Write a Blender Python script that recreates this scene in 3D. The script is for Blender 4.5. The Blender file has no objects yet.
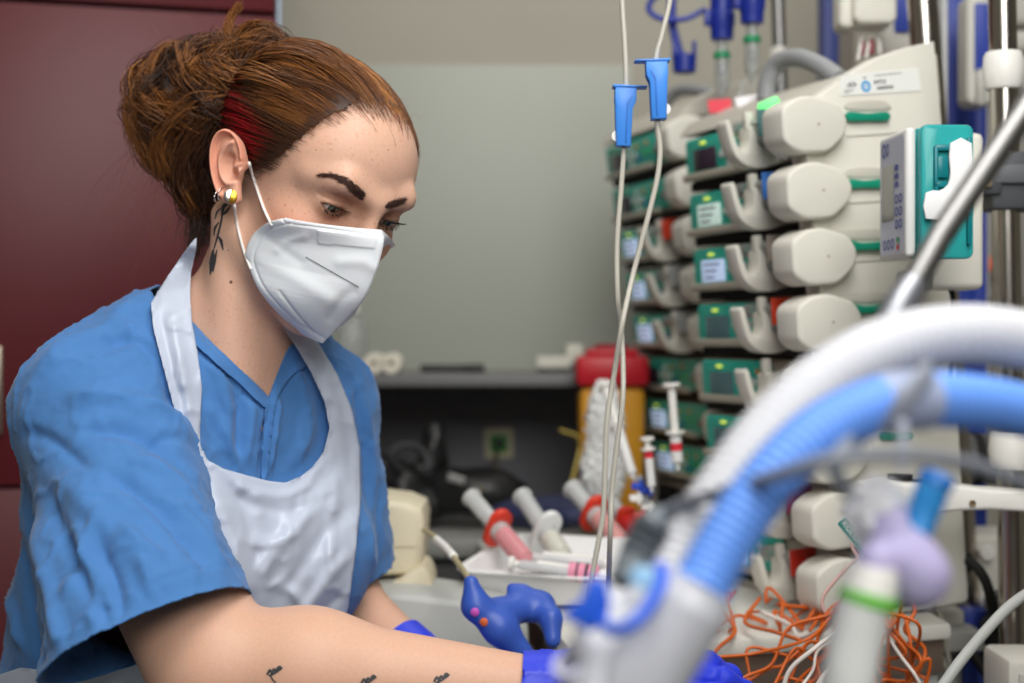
import bpy, bmesh, math, random
import numpy as np
from mathutils import Vector, Matrix
from mathutils.bvhtree import BVHTree
SC = bpy.context.scene
COL = SC.collection
PI = math.pi
rng = np.random.default_rng(7)
random.seed(7)

# ---------------------------------------------------------------- camera
FPX, CX, CY, CAMZ = 1500.0, 512.0, 341.5, 1.35
cam_d = bpy.data.cameras.new('camera')
cam = bpy.data.objects.new('camera', cam_d); COL.objects.link(cam)
cam.location = (0, 0, CAMZ); cam.rotation_euler = (PI/2, 0, 0)
cam_d.sensor_width = 36.0; cam_d.lens = 36.0*FPX/1024
cam_d.clip_start = .02
cam_d.dof.use_dof = True; cam_d.dof.focus_distance = 1.27; cam_d.dof.aperture_fstop = 3.6
SC.camera = cam
# ---------------------------------------------------------------- light
SC.view_settings.view_transform = 'Standard'; SC.view_settings.look = 'None'
SC.view_settings.gamma = 1.0; SC.view_settings.use_curve_mapping = False
SC.view_settings.exposure = 0.0
wld = bpy.data.worlds.new('room_ambient'); SC.world = wld; wld.use_nodes = True
wld.node_tree.nodes['Background'].inputs[0].default_value = (.95, .98, 1.0, 1)
wld.node_tree.nodes['Background'].inputs[1].default_value = .56
def area(name, loc, target, sx, sy, power, col=(1, .97, .92)):
    d = bpy.data.lights.new(name, 'AREA'); d.shape = 'RECTANGLE'; d.size = sx; d.size_y = sy
    d.energy = power; d.color = col
    o = bpy.data.objects.new(name, d); COL.objects.link(o); o.location = loc
    o.rotation_euler = (Vector(target)-Vector(loc)).to_track_quat('-Z', 'Y').to_euler()
    return o
area('ceiling_lamp_over_bed', (.20, .55, 2.60), (-.1, 1.4, 1.2), .9, .9, 24, (1, .985, .96))
area('fill_light_behind_camera', (.30, -1.1, 2.45), (-.15, 1.5, 1.25), 1.2, 1.0, 38, (1, .985, .96))  # unseen frontal fill, added to brighten the woman and soften contrast
area('ceiling_lamp_by_wall', (.2, 2.15, 2.68), (.05, 2.75, 1.3), 1.5, .35, 9, (1, .985, .96))

# ---------------------------------------------------------------- helpers
def at(px, py, d):
    return np.array([(px-CX)/FPX*d, d, CAMZ-(py-CY)/FPX*d])
def V(*a): return np.array(a, float)
def nrm(v): v = np.asarray(v, float); return v/np.linalg.norm(v)
def lin(c):
    c = np.asarray(c, float)/255.0
    return tuple(np.where(c <= .04045, c/12.92, ((c+.055)/1.055)**2.4))
_mats = {}
def mat(name, rgb, rough=.5, metal=0., spec=.5, sss=0., emit=0., alpha=1., trans=0., bump=0., bscale=80., var=0., vscale=6., attr=False, coat=0., ior=1.45, stretch=(1, 1, 1), sheen=0.):
    if name in _mats: return _mats[name]
    m = bpy.data.materials.new(name); m.use_nodes = True; _mats[name] = m
    nt = m.node_tree; N = nt.nodes; L = nt.links; b = N['Principled BSDF']; I = b.inputs
    c = (*lin(rgb), 1)
    I['Base Color'].default_value = c; I['Roughness'].default_value = rough; I['Metallic'].default_value = metal
    I['Specular IOR Level'].default_value = spec; I['IOR'].default_value = ior
    if sss: I['Subsurface Weight'].default_value = sss; I['Subsurface Radius'].default_value = (1, .35, .2); I['Subsurface Scale'].default_value = .006
    if emit: I['Emission Color'].default_value = c; I['Emission Strength'].default_value = emit
    I['Alpha'].default_value = alpha; I['Transmission Weight'].default_value = trans; I['Coat Weight'].default_value = coat
    if sheen: I['Sheen Weight'].default_value = sheen
    col_out = None
    if attr:
        a = N.new('ShaderNodeAttribute'); a.attribute_name = 'tint'; col_out = a.outputs['Color']
    if var or bump:
        tc = N.new('ShaderNodeTexCoord'); mp = N.new('ShaderNodeMapping'); mp.inputs['Scale'].default_value = stretch
        L.new(tc.outputs['Object'], mp.inputs['Vector'])
    if var:
        n = N.new('ShaderNodeTexNoise'); n.inputs['Scale'].default_value = vscale; n.inputs['Detail'].default_value = 5
        L.new(mp.outputs[0], n.inputs['Vector'])
        mx = N.new('ShaderNodeMix'); mx.data_type = 'RGBA'; mx.blend_type = 'MULTIPLY'
        r = N.new('ShaderNodeMapRange'); r.inputs['From Min'].default_value = .3; r.inputs['From Max'].default_value = .7
        r.inputs['To Min'].default_value = 1-var; r.inputs['To Max'].default_value = 1+var*.3
        L.new(n.outputs['Fac'], r.inputs['Value']); mx.inputs['Factor'].default_value = 1
        if col_out is not None: L.new(col_out, mx.inputs['A'])
        else: mx.inputs['A'].default_value = c
        L.new(r.outputs[0], mx.inputs['B']); col_out = mx.outputs['Result']
    if col_out is not None: L.new(col_out, I['Base Color'])
    if bump:
        n2 = N.new('ShaderNodeTexNoise'); n2.inputs['Scale'].default_value = bscale; n2.inputs['Detail'].default_value = 4
        L.new(mp.outputs[0], n2.inputs['Vector'])
        bp = N.new('ShaderNodeBump'); bp.inputs['Strength'].default_value = bump; bp.inputs['Distance'].default_value = .002
        L.new(n2.outputs['Fac'], bp.inputs['Height']); L.new(bp.outputs[0], I['Normal'])
    return m
class MB:
    """collects shapes for ONE mesh object"""
    def __init__(s): s.v = []; s.f = []; s.mi = []; s.n = 0; s.cur = 0; s.tint = []; s.ct = (1, 1, 1)
    def raw(s, v, f, tint=None):
        v = np.asarray(v, float).reshape(-1, 3); k = s.n
        s.v.append(v); s.f += [tuple(int(i)+k for i in q) for q in f]; s.mi += [s.cur]*len(f); s.n += len(v)
        s.tint.append(np.tile(np.asarray(s.ct, float), (len(v), 1)) if tint is None else np.asarray(tint, float)); return s
    def bm(s, bm, M=None):
        bm.verts.index_update(); v = np.array([x.co for x in bm.verts]); f = [[x.index for x in q.verts] for q in bm.faces]
        bm.free()
        if M is not None: v = v@M[:3, :3].T+M[:3, 3]
        return s.raw(v, f)
    def box(s, size, c=(0, 0, 0), M=None, bev=.003, seg=2, taper=None):
        b = bmesh.new(); bmesh.ops.create_cube(b, size=1)
        for v in b.verts:
            v.co = Vector((v.co.x*size[0], v.co.y*size[1], v.co.z*size[2]))
            if taper and v.co.z > 0: v.co.x *= taper[0]; v.co.y *= taper[1]
            v.co += Vector(c)
        if bev: bmesh.ops.bevel(b, geom=b.edges[:], offset=min(bev, min(size)*.45), segments=seg, affect='EDGES', profile=.5)
        return s.bm(b, M)
    def prism(s, poly, t, M=None, bev=.002, seg=2, z0=0.):
        """polygon in local xy extruded along local z from z0 to z0+t"""
        b = bmesh.new(); vs = [b.verts.new((p[0], p[1], z0)) for p in poly]; fc = b.faces.new(vs)
        r = bmesh.ops.extrude_face_region(b, geom=[fc]); 
        for e in r['geom']:
            if isinstance(e, bmesh.types.BMVert): e.co.z += t
        bmesh.ops.recalc_face_normals(b, faces=b.faces[:])
        if bev:
            ed = [e for e in b.edges if abs(e.verts[0].co.z-e.verts[1].co.z) < 1e-9]
            bmesh.ops.bevel(b, geom=ed, offset=bev, segments=seg, affect='EDGES', profile=.5)
        return s.bm(b, M)
    def tube(s, pts, r, n=12, cap=True, flat=None, up=None):
        P = np.asarray(pts, float); k = len(P); r = np.broadcast_to(np.asarray(r, float), (k,))
        T = np.gradient(P, axis=0); T /= np.linalg.norm(T, axis=1)[:, None]+1e-12
        a = np.asarray(up, float) if up is not None else (V(0, 0, 1) if abs(T[0, 2]) < .9 else V(1, 0, 0))
        R1 = []; 
        for i in range(k):
            a = a-T[i]*(a@T[i]); a = a/(np.linalg.norm(a)+1e-12); R1.append(a)
        R1 = np.array(R1); R2 = np.cross(T, R1); th = np.arange(n)*2*PI/n
        fa, fb = flat if flat else (1, 1)
        v = P[:, None]+r[:, None, None]*(np.cos(th)[None, :, None]*R1[:, None]*fa+np.sin(th)[None, :, None]*R2[:, None]*fb)
        f = [(i*n+j, i*n+(j+1) % n, (i+1)*n+(j+1) % n, (i+1)*n+j) for i in range(k-1) for j in range(n)]
        v = v.reshape(-1, 3)
        if cap: f += [tuple(range(n))[::-1], tuple((k-1)*n+j for j in range(n))]
        return s.raw(v, f)
    def lathe(s, prof, M=None, n=24, cap=True):
        """profile [(radius, z)] about local z"""
        th = np.arange(n)*2*PI/n; v = np.array([[r*c, r*d, z] for r, z in prof for c, d in zip(np.cos(th), np.sin(th))])
        k = len(prof); f = [(i*n+j, i*n+(j+1) % n, (i+1)*n+(j+1) % n, (i+1)*n+j) for i in range(k-1) for j in range(n)]
        if cap: f += [tuple(range(n))[::-1], tuple((k-1)*n+j for j in range(n))]
        if M is not None: v = v@M[:3, :3].T+M[:3, 3]
        return s.raw(v, f)
    def build(s, name, mats, parent=None, smooth=True, tint=False, auto=38):
        me = bpy.data.meshes.new(name); v = np.concatenate(s.v) if s.v else np.zeros((0, 3))
        if parent is not None:                     # parts are stored relative to their thing
            mi = np.array(parent.matrix_world.inverted() if False else world_of(parent).inverted()); v = v@mi[:3, :3].T+mi[:3, 3]
        me.from_pydata(v.tolist(), [], s.f)
        for m in (mats if isinstance(mats, (list, tuple)) else [mats]): me.materials.append(m)
        me.polygons.foreach_set('material_index', s.mi); me.polygons.foreach_set('use_smooth', [bool(smooth)]*len(s.f))
        if tint:
            a = me.color_attributes.new('tint', 'FLOAT_COLOR', 'POINT'); t = np.concatenate(s.tint)
            a.data.foreach_set('color', np.c_[t, np.ones(len(t))].ravel())
        me.update()
        if smooth and auto: me.set_sharp_from_angle(angle=math.radians(auto))
        o = bpy.data.objects.new(name, me); COL.objects.link(o)
        if parent is not None: o.parent = parent
        return o
def world_of(o):
    m = o.matrix_basis.copy()
    while o.parent: o = o.parent; m = o.matrix_basis @ m
    return m
def thing(name, label, cat, loc=(0, 0, 0), group=None, M=None):
    o = bpy.data.objects.new(name, None); COL.objects.link(o); o.empty_display_size = .02
    if M is not None: o.matrix_basis = Matrix(M.tolist())
    else: o.location = tuple(loc)
    return tag(o, label, cat, group)
def tag(o, label=None, cat=None, group=None, kind=None):
    for k, x in (('label', label), ('category', cat), ('group', group), ('kind', kind)):
        if x: o[k] = x
    return o
def dup(root, M=None, label=None, skip=()):
    """a copy of a thing with copies of its parts and sub-parts"""
    c = root.copy(); COL.objects.link(c)
    if M is not None: c.matrix_basis = Matrix(M.tolist())
    if label: c['label'] = label
    for ch in list(root.children):
        if stem(ch.name) in skip: continue
        d = ch.copy(); COL.objects.link(d); d.parent = c
        for g in list(ch.children):
            e = g.copy(); COL.objects.link(e); e.parent = d
    return c
def stem(n): return n.split('.')[0]
def frame(o, x, y, z=None):
    """4x4 from origin, x axis, y axis (orthonormalised)"""
    x = nrm(x); y = np.asarray(y, float); y = nrm(y-x*(x@y)); M = np.eye(4); M[:3, 0] = x; M[:3, 1] = y; M[:3, 2] = np.cross(x, y); M[:3, 3] = o
    return M
def xf(M, p): p = np.asarray(p, float); return p@M[:3, :3].T+M[:3, 3]
def crom(P, n=8, closed=False):
    P = np.asarray(P, float); k = len(P); out = []
    for i in range(k if closed else k-1):
        g = lambda j: P[j % k] if closed else (P[j] if 0 <= j < k else (2*P[0]-P[1] if j < 0 else 2*P[-1]-P[-2]))
        p0, p1, p2, p3 = g(i-1), g(i), g(i+1), g(i+2)
        for t in np.arange(n)/n: out.append(.5*((2*p1)+(p2-p0)*t+(2*p0-5*p1+4*p2-p3)*t*t+(3*p1-p0-3*p2+p3)*t**3))
    if not closed: out.append(P[-1])
    return np.array(out)
def rrect(w, h, r, n=5, c=(0, 0)):
    out = []
    for sx, sy, a0 in ((1, 1, 0), (-1, 1, PI/2), (-1, -1, PI), (1, -1, 1.5*PI)):
        for k in range(n+1):
            a = a0+PI/2*k/n; out.append((c[0]+sx*(w/2-r)+r*math.cos(a), c[1]+sy*(h/2-r)+r*math.sin(a)))
    return out
def text(name, body, size, M, m, parent, extrude=.0001, align='CENTER', sx=1.):
    cu = bpy.data.curves.new(name, 'FONT'); cu.body = body; cu.size = size; cu.align_x = align; cu.align_y = 'CENTER'; cu.extrude = extrude
    o = bpy.data.objects.new(name, cu); COL.objects.link(o)
    dg = bpy.context.evaluated_depsgraph_get(); me = bpy.data.meshes.new_from_object(o.evaluated_get(dg))
    v = np.zeros(len(me.vertices)*3); me.vertices.foreach_get('co', v); v = v.reshape(-1, 3)*V(sx, 1, 1); f = [tuple(p.vertices) for p in me.polygons]
    bpy.data.objects.remove(o); bpy.data.curves.remove(cu); bpy.data.meshes.remove(me)
    return MB().raw(xf(M, v), f).build(name, m, parent, smooth=False)

# ------------------------------------------------ implicit surfaces
def sdf_sphere(p, c, r): return np.linalg.norm(p-np.asarray(c, np.float32), axis=-1)-np.float32(r)
def sdf_ell(p, c, r):
    q = (p-np.asarray(c, np.float32)); r = np.asarray(r, np.float32); k0 = np.linalg.norm(q/r, axis=-1); k1 = np.linalg.norm(q/(r*r), axis=-1)
    return k0*(k0-1)/np.maximum(k1, 1e-6)
def sdf_cap(p, a, b, r1, r2, fl=None):
    a = np.asarray(a, np.float32); b = np.asarray(b, np.float32); ab = b-a; t = np.clip(((p-a)@ab)/(ab@ab), 0, 1)
    q = p-a-t[..., None]*ab
    if fl is not None:
        ax, k = fl; ax = np.asarray(nrm(ax), np.float32); q = q+((q@ax)*(np.float32(1/k)-1))[..., None]*ax
    return np.linalg.norm(q, axis=-1)-(r1+t*np.float32(r2-r1))
def smin(a, b, k): h = np.clip(.5+.5*(b-a)/k, 0, 1); return b+(a-b)*h-k*h*(1-h)
def smax(a, b, k): return -smin(-a, -b, k)
def nets(fn, lo, hi, h):
    lo = np.asarray(lo, float); n = np.ceil((np.asarray(hi)-lo)/h).astype(int)+1
    BS = 12; nb = -(-n//BS); half = h*BS/2
    bc = np.stack(np.meshgrid(*[lo[i]+h*BS*np.arange(nb[i])+half for i in range(3)], indexing='ij'), -1).reshape(-1, 3).astype(np.float32)
    dc = fn(bc); vol = np.repeat(np.repeat(np.repeat(dc.reshape(nb), BS, 0), BS, 1), BS, 2)
    o3 = np.stack(np.meshgrid(*[np.arange(BS)]*3, indexing='ij'), -1).reshape(-1, 3)
    ids = np.argwhere((np.abs(dc) < half*1.74*1.25+h).reshape(nb))
    for i0 in range(0, len(ids), 400):
        g = (ids[i0:i0+400, None]*BS+o3[None]).reshape(-1, 3); vol[tuple(g.T)] = fn((lo+h*g).astype(np.float32))
    vol = vol[:n[0], :n[1], :n[2]]
    s = vol < 0; c = n-1
    cnt = np.zeros(c, np.int8)
    corners = [(i, j, k) for i in (0, 1) for j in (0, 1) for k in (0, 1)]
    for i, j, k in corners: cnt += s[i:i+c[0], j:j+c[1], k:k+c[2]]
    act = np.argwhere((cnt > 0) & (cnt < 8)); idx = -np.ones(c, np.int64); idx[tuple(act.T)] = np.arange(len(act))
    acc = np.zeros((len(act), 3)); m = np.zeros(len(act))
    for a in corners:
        for d in range(3):
            if a[d]: continue
            b = list(a); b[d] = 1
            va = vol[tuple((act+a).T)]; vb = vol[tuple((act+b).T)]; cr = (va < 0) != (vb < 0)
            t = np.where(cr, va/np.where(va == vb, 1, va-vb), 0); p = np.tile(np.array(a, float), (len(act), 1)); p[:, d] += t
            acc[cr] += p[cr]; m[cr] += 1
    v = lo+h*(act+acc/m[:, None]); F = []
    for d in range(3):
        e1, e2 = [(1, 2), (2, 0), (0, 1)][d]
        sl = [slice(1, c[i]) for i in range(3)]; sl[d] = slice(0, c[d]); hi_ = list(sl); hi_[d] = slice(1, c[d]+1)
        A = s[tuple(sl)]; B = s[tuple(hi_)]; w = np.argwhere(A != B); off = np.array([1, 1, 1]); off[d] = 0; w = w+off
        fl = A[tuple((w-off).T)]
        o1 = np.zeros(3, int); o1[e1] = 1; o2 = np.zeros(3, int); o2[e2] = 1
        q = np.stack([idx[tuple((w-o1-o2).T)], idx[tuple((w-o2).T)], idx[tuple(w.T)], idx[tuple((w-o1).T)]], 1)
        q[~fl] = q[~fl][:, ::-1]; F.append(q)
    return v, np.concatenate(F)
def smooth_mesh(v, f, it=2, lam=.5):
    a = np.concatenate([f[:, [0, 1]], f[:, [1, 2]], f[:, [2, 3]], f[:, [3, 0]]]); a = np.concatenate([a, a[:, ::-1]])
    deg = np.bincount(a[:, 0], minlength=len(v))[:, None]
    for _ in range(it):
        s = np.stack([np.bincount(a[:, 0], v[a[:, 1], k], minlength=len(v)) for k in range(3)], 1)/np.maximum(deg, 1); v = v+(s-v)*lam
    return v
def vnormals(v, f):
    n = np.cross(v[f[:, 2]]-v[f[:, 0]], v[f[:, 3]]-v[f[:, 1]]); out = np.zeros_like(v)
    for k in range(4): np.add.at(out, f[:, k], n)
    return out/(np.linalg.norm(out, axis=1)[:, None]+1e-12)
def project(v): return np.stack([CX+FPX*v[:, 0]/v[:, 1], CY-FPX*(v[:, 2]-CAMZ)/v[:, 1]], 1)
def bvh(v, f): return BVHTree.FromPolygons([tuple(x) for x in v], [tuple(int(i) for i in q) for q in f])
CAMP = Vector((0, 0, CAMZ))
def hit(tree, px, py):
    d = Vector(at(px, py, 1.)-V(0, 0, CAMZ)).normalized(); r = tree.ray_cast(CAMP, d)
    return (np.array(r[0]), np.array(r[1])) if r[0] is not None else (None, None)
def seg_dist(P, C):
    """distance of 2-D points P to polyline C, and the arc parameter 0..1"""
    best = np.full(len(P), 1e9); tt = np.zeros(len(P)); L = np.r_[0, np.cumsum(np.linalg.norm(np.diff(C, axis=0), axis=1))]
    for i in range(len(C)-1):
        a, b = C[i], C[i+1]; ab = b-a; t = np.clip(((P-a)@ab)/(ab@ab+1e-12), 0, 1); d = np.linalg.norm(P-a-t[:, None]*ab, axis=1)
        m = d < best; best[m] = d[m]; tt[m] = (L[i]+t[m]*(L[i+1]-L[i]))/L[-1]
    return best, tt
def in_poly(P, C):
    C = np.asarray(C, float); x, y = P[:, 0], P[:, 1]; r = np.zeros(len(P), bool); j = len(C)-1
    for i in range(len(C)):
        c = ((C[i, 1] > y) != (C[j, 1] > y)) & (x < (C[j, 0]-C[i, 0])*(y-C[i, 1])/(C[j, 1]-C[i, 1]+1e-12)+C[i, 0]); r ^= c; j = i
    return r
from mathutils import noise as mnoise
def fbm(v, sc, o=3):
    v = np.asarray(v)*sc; return np.array([sum(mnoise.noise(Vector(p)*2**k)/2**k for k in range(o)) for p in v])
def on_plane(px, py, c, n): d = at(px, py, 1.)-V(0, 0, CAMZ); o = V(0, 0, CAMZ); return o+d*(((c-o)@n)/(d@n))
def roundpoly(P, r, n=4):
    P = [np.array(p, float) for p in P]; out = []; k = len(P); r = np.broadcast_to(r, (k,))
    for i in range(k):
        a, b, c = P[i-1], P[i], P[(i+1) % k]; u = a-b; w = c-b; ra = min(r[i], .45*np.linalg.norm(u)); rb = min(r[i], .45*np.linalg.norm(w)); p = b+nrm(u)*ra; q = b+nrm(w)*rb
        for t in np.linspace(0, 1, n+1): out.append(tuple((1-t)**2*p+2*t*(1-t)*b+t*t*q))
    return out
# ================================================================ the room
def struct(o): o['kind'] = 'structure'; return o
WY = 2.98
m = MB(); m.box((5.4, .1, 2.8), (0.2, WY+.05, 1.4), bev=0); struct(m.build('wall_back', mat('wall_paint', (164, 160, 147), rough=.85, var=.06, vscale=3), smooth=False))
m = MB(); m.box((5.4, 5.2, .06), (0.2, .45, -.03), bev=0); struct(m.build('floor', mat('floor_vinyl', (120, 122, 120), rough=.5, var=.08, vscale=8), smooth=False))
m = MB(); m.box((5.4, 5.2, .06), (0.2, .45, 2.83), bev=0); struct(m.build('ceiling', mat('ceiling_paint', (225, 224, 218), rough=.9), smooth=False))
m = MB(); m.box((.1, 5.2, 2.8), (-2.45, .45, 1.4), bev=0); struct(m.build('wall_left', mat('wall_paint', (176, 172, 158)), smooth=False))
m = MB(); m.box((.1, 5.2, 2.8), (2.85, .45, 1.4), bev=0); struct(m.build('wall_right', mat('wall_paint', (176, 172, 158)), smooth=False))
m = MB(); m.box((5.4, .1, 2.8), (.2, -2.1, 1.4), bev=0); struct(m.build('wall_front', mat('wall_paint', (176, 172, 158)), smooth=False))
# pale glass splashback above the ledge
b0, b1 = at(262, 372, WY), at(632, 66, WY)
m = MB(); m.box((b1[0]-b0[0], .012, b1[2]-b0[2]), ((b0[0]+b1[0])/2, WY-.006, (b0[2]+b1[2])/2), bev=.002)
sp = m.build('splashback', mat('splash_glass', (166, 169, 158), rough=.5, spec=.5)); tag(sp, 'pale grey green glass splashback panel on the wall behind the woman', 'splashback')
# ledge and dark panel beneath it
LZ = 1.293
t = thing('ledge', 'dark grey wall ledge with small items standing on it', 'shelf', (-.1, WY, LZ))
m = MB(); m.box((.88, .42, .020), (.10, WY-.222, LZ-.010), bev=.003); m.build('shelf_board', mat('shelf_grey', (112, 112, 112), rough=.5), t)
m = MB(); m.box((.88, .02, .253), (.10, WY-.022, LZ-.151), bev=.002); m.build('back_panel', mat('panel_grey', (132, 132, 138), rough=.6), t)
# counter
CZ = 1.04
t = thing('counter', 'grey worktop under the dark ledge with dark bag on it', 'counter', (-.05, 2.7, 0))
m = MB(); m.box((.86, .60, .03), (.09, WY-.333, CZ-.015), bev=.006); m.build('worktop', mat('worktop_grey', (136, 136, 132), rough=.45), t)
m = MB(); m.box((.84, .54, CZ-.03), (.09, WY-.333, (CZ-.03)/2), bev=.004); m.build('cabinet', mat('counter_front', (70, 70, 72), rough=.6), t)
# socket
p = at(499, 443, WY-.034); t = thing('wall_socket', 'cream wall socket plate with a green insert under the ledge', 'socket', p)
m = MB(); m.prism(rrect(.056, .060, .006), .008, frame(p+V(0, .002, 0), V(1, 0, 0), V(0, 0, 1)), bev=.002); m.build('plate', mat('socket_cream', (225, 220, 185), rough=.5), t)
m = MB(); m.box((.034, .006, .034), p-V(0, .008, 0), bev=.002); ins_ = m.build('insert', mat('socket_green', (60, 160, 70), rough=.4), t)
m = MB(); m.lathe([(.0001, 0), (.011, 0), (.011, .004), (.008, .005), (.008, .0005), (.0001, .0005)], frame(p-V(0, .011, 0), V(1, 0, 0), V(0, 0, 1)), n=20); m.build('outlet_ring', mat('socket_dark', (70, 80, 66), rough=.5), ins_)
# maroon cupboard
q0, q1 = V(-1.05, 2.12, 0), V(at(276, 0, 2.31)[0], 2.31, 0)
ax_ = nrm(q1-q0); nn = V(ax_[1], -ax_[0], 0); wcab = np.linalg.norm(q1-q0)
t = thing('cupboard', 'tall maroon cupboard filling the wall behind the woman at left', 'cupboard', tuple((q0+q1)/2+V(0, .25, 0)))
red_m = mat('maroon_laminate', (90, 25, 32), rough=.42, spec=.36, var=.04, vscale=30)
MC = frame(q0, ax_, V(0, 0, 1))   # local x along front, y up, z toward the camera
zs = lambda y, d_: at(0, y, d_)[2]
h1, h2_ = zs(10, 2.26), zs(484, 2.24)
m = MB(); m.box((wcab, 2.5, .36), (wcab/2, 1.25, -.183), MC, bev=.002); m.build('carcass', mat('maroon_edge', (70, 20, 28), rough=.5), t)
for nm, y0, y1 in (('door_panel', h2_+.003, h1-.004), ('door_panel', h1+.004, 2.5), ('drawer_front', .12, h2_-.003)):
    m = MB(); m.box((wcab-.006, y1-y0, .02), (wcab/2, (y0+y1)/2, .008), MC, bev=.0015); dp = m.build(nm, red_m, t)
    if nm == 'door_panel' and y0 < 1.5: door0 = dp
hp = at(-2, 390, 2.20); m = MB(); m.box((.016, .13, .022), (0, 0, .02), frame(hp, ax_, V(0, 0, 1)), bev=.004); m.build('handle', mat('handle_steel', (150, 140, 125), rough=.35, metal=.8), door0)
m = MB(); m.box((.008, 2.5, .03), (wcab+.004, 1.25, -.006), MC, bev=.001); m.build('edge_profile', mat('edge_blue_grey', (110, 120, 130), rough=.4, metal=.4), t)
# ---------------------------------------------------------------- things on the ledge
def on_ledge(px, d_): p = at(px, 370, d_); p[2] = LZ; return p
clear_m = mat('clear_plastic', (225, 228, 226), rough=.12, trans=.75, spec=.5, ior=1.35)
cl_dark = mat('clear_smoke', (170, 172, 170), rough=.2, trans=.5)
p = on_ledge(352, 2.8); t = thing('bottle', 'clear bottle standing on the ledge just beside the woman', 'bottle', p)
m = MB(); m.lathe([(.0001, 0), (.026, 0), (.028, .006), (.028, .085), (.020, .10), (.010, .108), (.010, .118)], frame(p, V(1, 0, 0), V(0, 1, 0)), n=24); m.build('vessel', clear_m, t)
m = MB(); m.lathe([(.013, .112), (.013, .13), (.0001, .131)], frame(p, V(1, 0, 0), V(0, 1, 0)), n=20); m.build('cap', mat('white_plastic', (236, 234, 228), rough=.4), t)
for k, px in enumerate((377, 394)):
    p = on_ledge(px, 2.72); M_ = frame(p+V(0, 0, .0185), V(1, 0, 0), V(0, 0, 1)); pp = thing('gauze_roll', ('left', 'right')[k]+' one of two white gauze rolls lying on the ledge', 'roll', p, group='gauze rolls on the ledge')
    m = MB(); m.lathe([(.0055, 0), (.0175, 0), (.0185, .003), (.0185, .062), (.0175, .065), (.0055, .065)], M_, n=28, cap=False); m.build('roll', mat('gauze', (222, 216, 200), rough=.9, bump=.3, bscale=300), pp)
    m = MB(); m.lathe([(.0055, .001), (.0055, .064), (.0035, .064), (.0035, .001)], M_, n=16, cap=False); m.build('core', mat('core_brown', (150, 128, 100), rough=.8), pp)
p = on_ledge(436, 2.75); t = thing('marker_pen', 'dark marker pen lying on the ledge near the wall', 'pen', p)
m = MB(); m.lathe([(.0001, 0), (.006, .002), (.007, .01), (.007, .075), (.0055, .08)], frame(p+V(-.03, 0, .008), V(0, 1, 0), V(0, 0, 1)), n=12); m.build('barrel', mat('pen_dark', (44, 44, 46), rough=.5), t)
m = MB(); m.lathe([(.008, .078), (.008, .118), (.0001, .12)], frame(p+V(-.03, 0, .008), V(0, 1, 0), V(0, 0, 1)), n=12); m.build('cap', mat('pen_cap', (28, 28, 30), rough=.4), t)
for k, (px, w, h_, d_, lab) in enumerate(((553, .060, .030, 2.74, 'low white carton on the ledge left of the taller one'), (574, .030, .052, 2.78, 'small upright pale carton at the right end of the ledge'))):
    p = on_ledge(px, d_); t = thing('carton', lab, 'box', p)
    m = MB(); m.box((w, .07, h_), p+V(0, 0, h_/2), bev=.002); m.build('box_body', mat('carton_white', (205, 203, 190), rough=.7), t)
    m = MB(); m.box((w*.98, .002, h_*.3), p+V(0, -.0355, h_*.18), bev=0); m.build('printed_band', mat('carton_band', (70, 74, 70), rough=.7), t, smooth=False)
# sharps bin
p = at(611, 470, 2.46); p[2] = CZ; t = thing('sharps_bin', 'yellow sharps bin with a red lid at the end of the counter', 'bin', p)
FB_ = frame(p, V(1, 0, 0), V(0, 1, 0))
m = MB(); m.box((.100, .085, .235), (0, 0, .1175), FB_, bev=.012, taper=(1.06, 1.05)); m.build('tub', mat('bin_yellow', (214, 150, 34), rough=.45), t)
lid_m = mat('bin_red', (190, 24, 40), rough=.4)
m = MB(); m.box((.118, .100, .050), (0, 0, .262), FB_, bev=.010); m.box((.085, .072, .012), (0, 0, .292), FB_, bev=.005); li = m.build('lid', lid_m, t)
m = MB(); m.lathe([(.028, .298), (.028, .304), (.022, .306), (.0001, .306)], FB_, n=20); m.build('flap', mat('bin_flap', (150, 20, 34), rough=.4), li)
m = MB(); m.box((.05, .002, .05), (0, -.0445, .11), FB_, bev=0); m.build('sticker', mat('sticker_pale', (222, 200, 140), rough=.6), t, smooth=False)
# wrapped vials
p = at(604, 500, 2.2); t = thing('plastic_bag', 'crumpled clear plastic bag of vials standing before the yellow bin', 'bag', p)
v, f = nets(lambda q: smin(smin(sdf_ell(q, at(603, 470, 2.2), (.034, .026, .056)), sdf_ell(q, at(605, 425, 2.2), (.029, .024, .048)), .01), sdf_ell(q, at(604, 395, 2.2), (.018, .016, .024)), .02), at(560, 525, 2.2)-V(0, .08, 0), at(650, 360, 2.2)+V(0, .08, 0), .004)
v = v+vnormals(v, f)*(np.abs(fbm(v, 90, 2))*.009-.003)[:, None]
m = MB(); m.raw(v, f); m.build('wrap', mat('crinkle_film', (236, 238, 236), rough=.18, trans=.1, spec=.6), t, auto=25)
for k in range(5):
    c = at(596+4*(k % 3)+2*k, 480-20*k, 2.2); m = MB(); m.lathe([(.0001, -.012), (.008, -.012), (.008, .006), (.004, .010), (.004, .014), (.0055, .014), (.0055, .018), (.0001, .018)], frame(c, V(1, 0, .2), V(0, 1, 0)), n=14); m.build('vial', mat('vial_white', (236, 236, 234), rough=.3), t)
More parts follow.
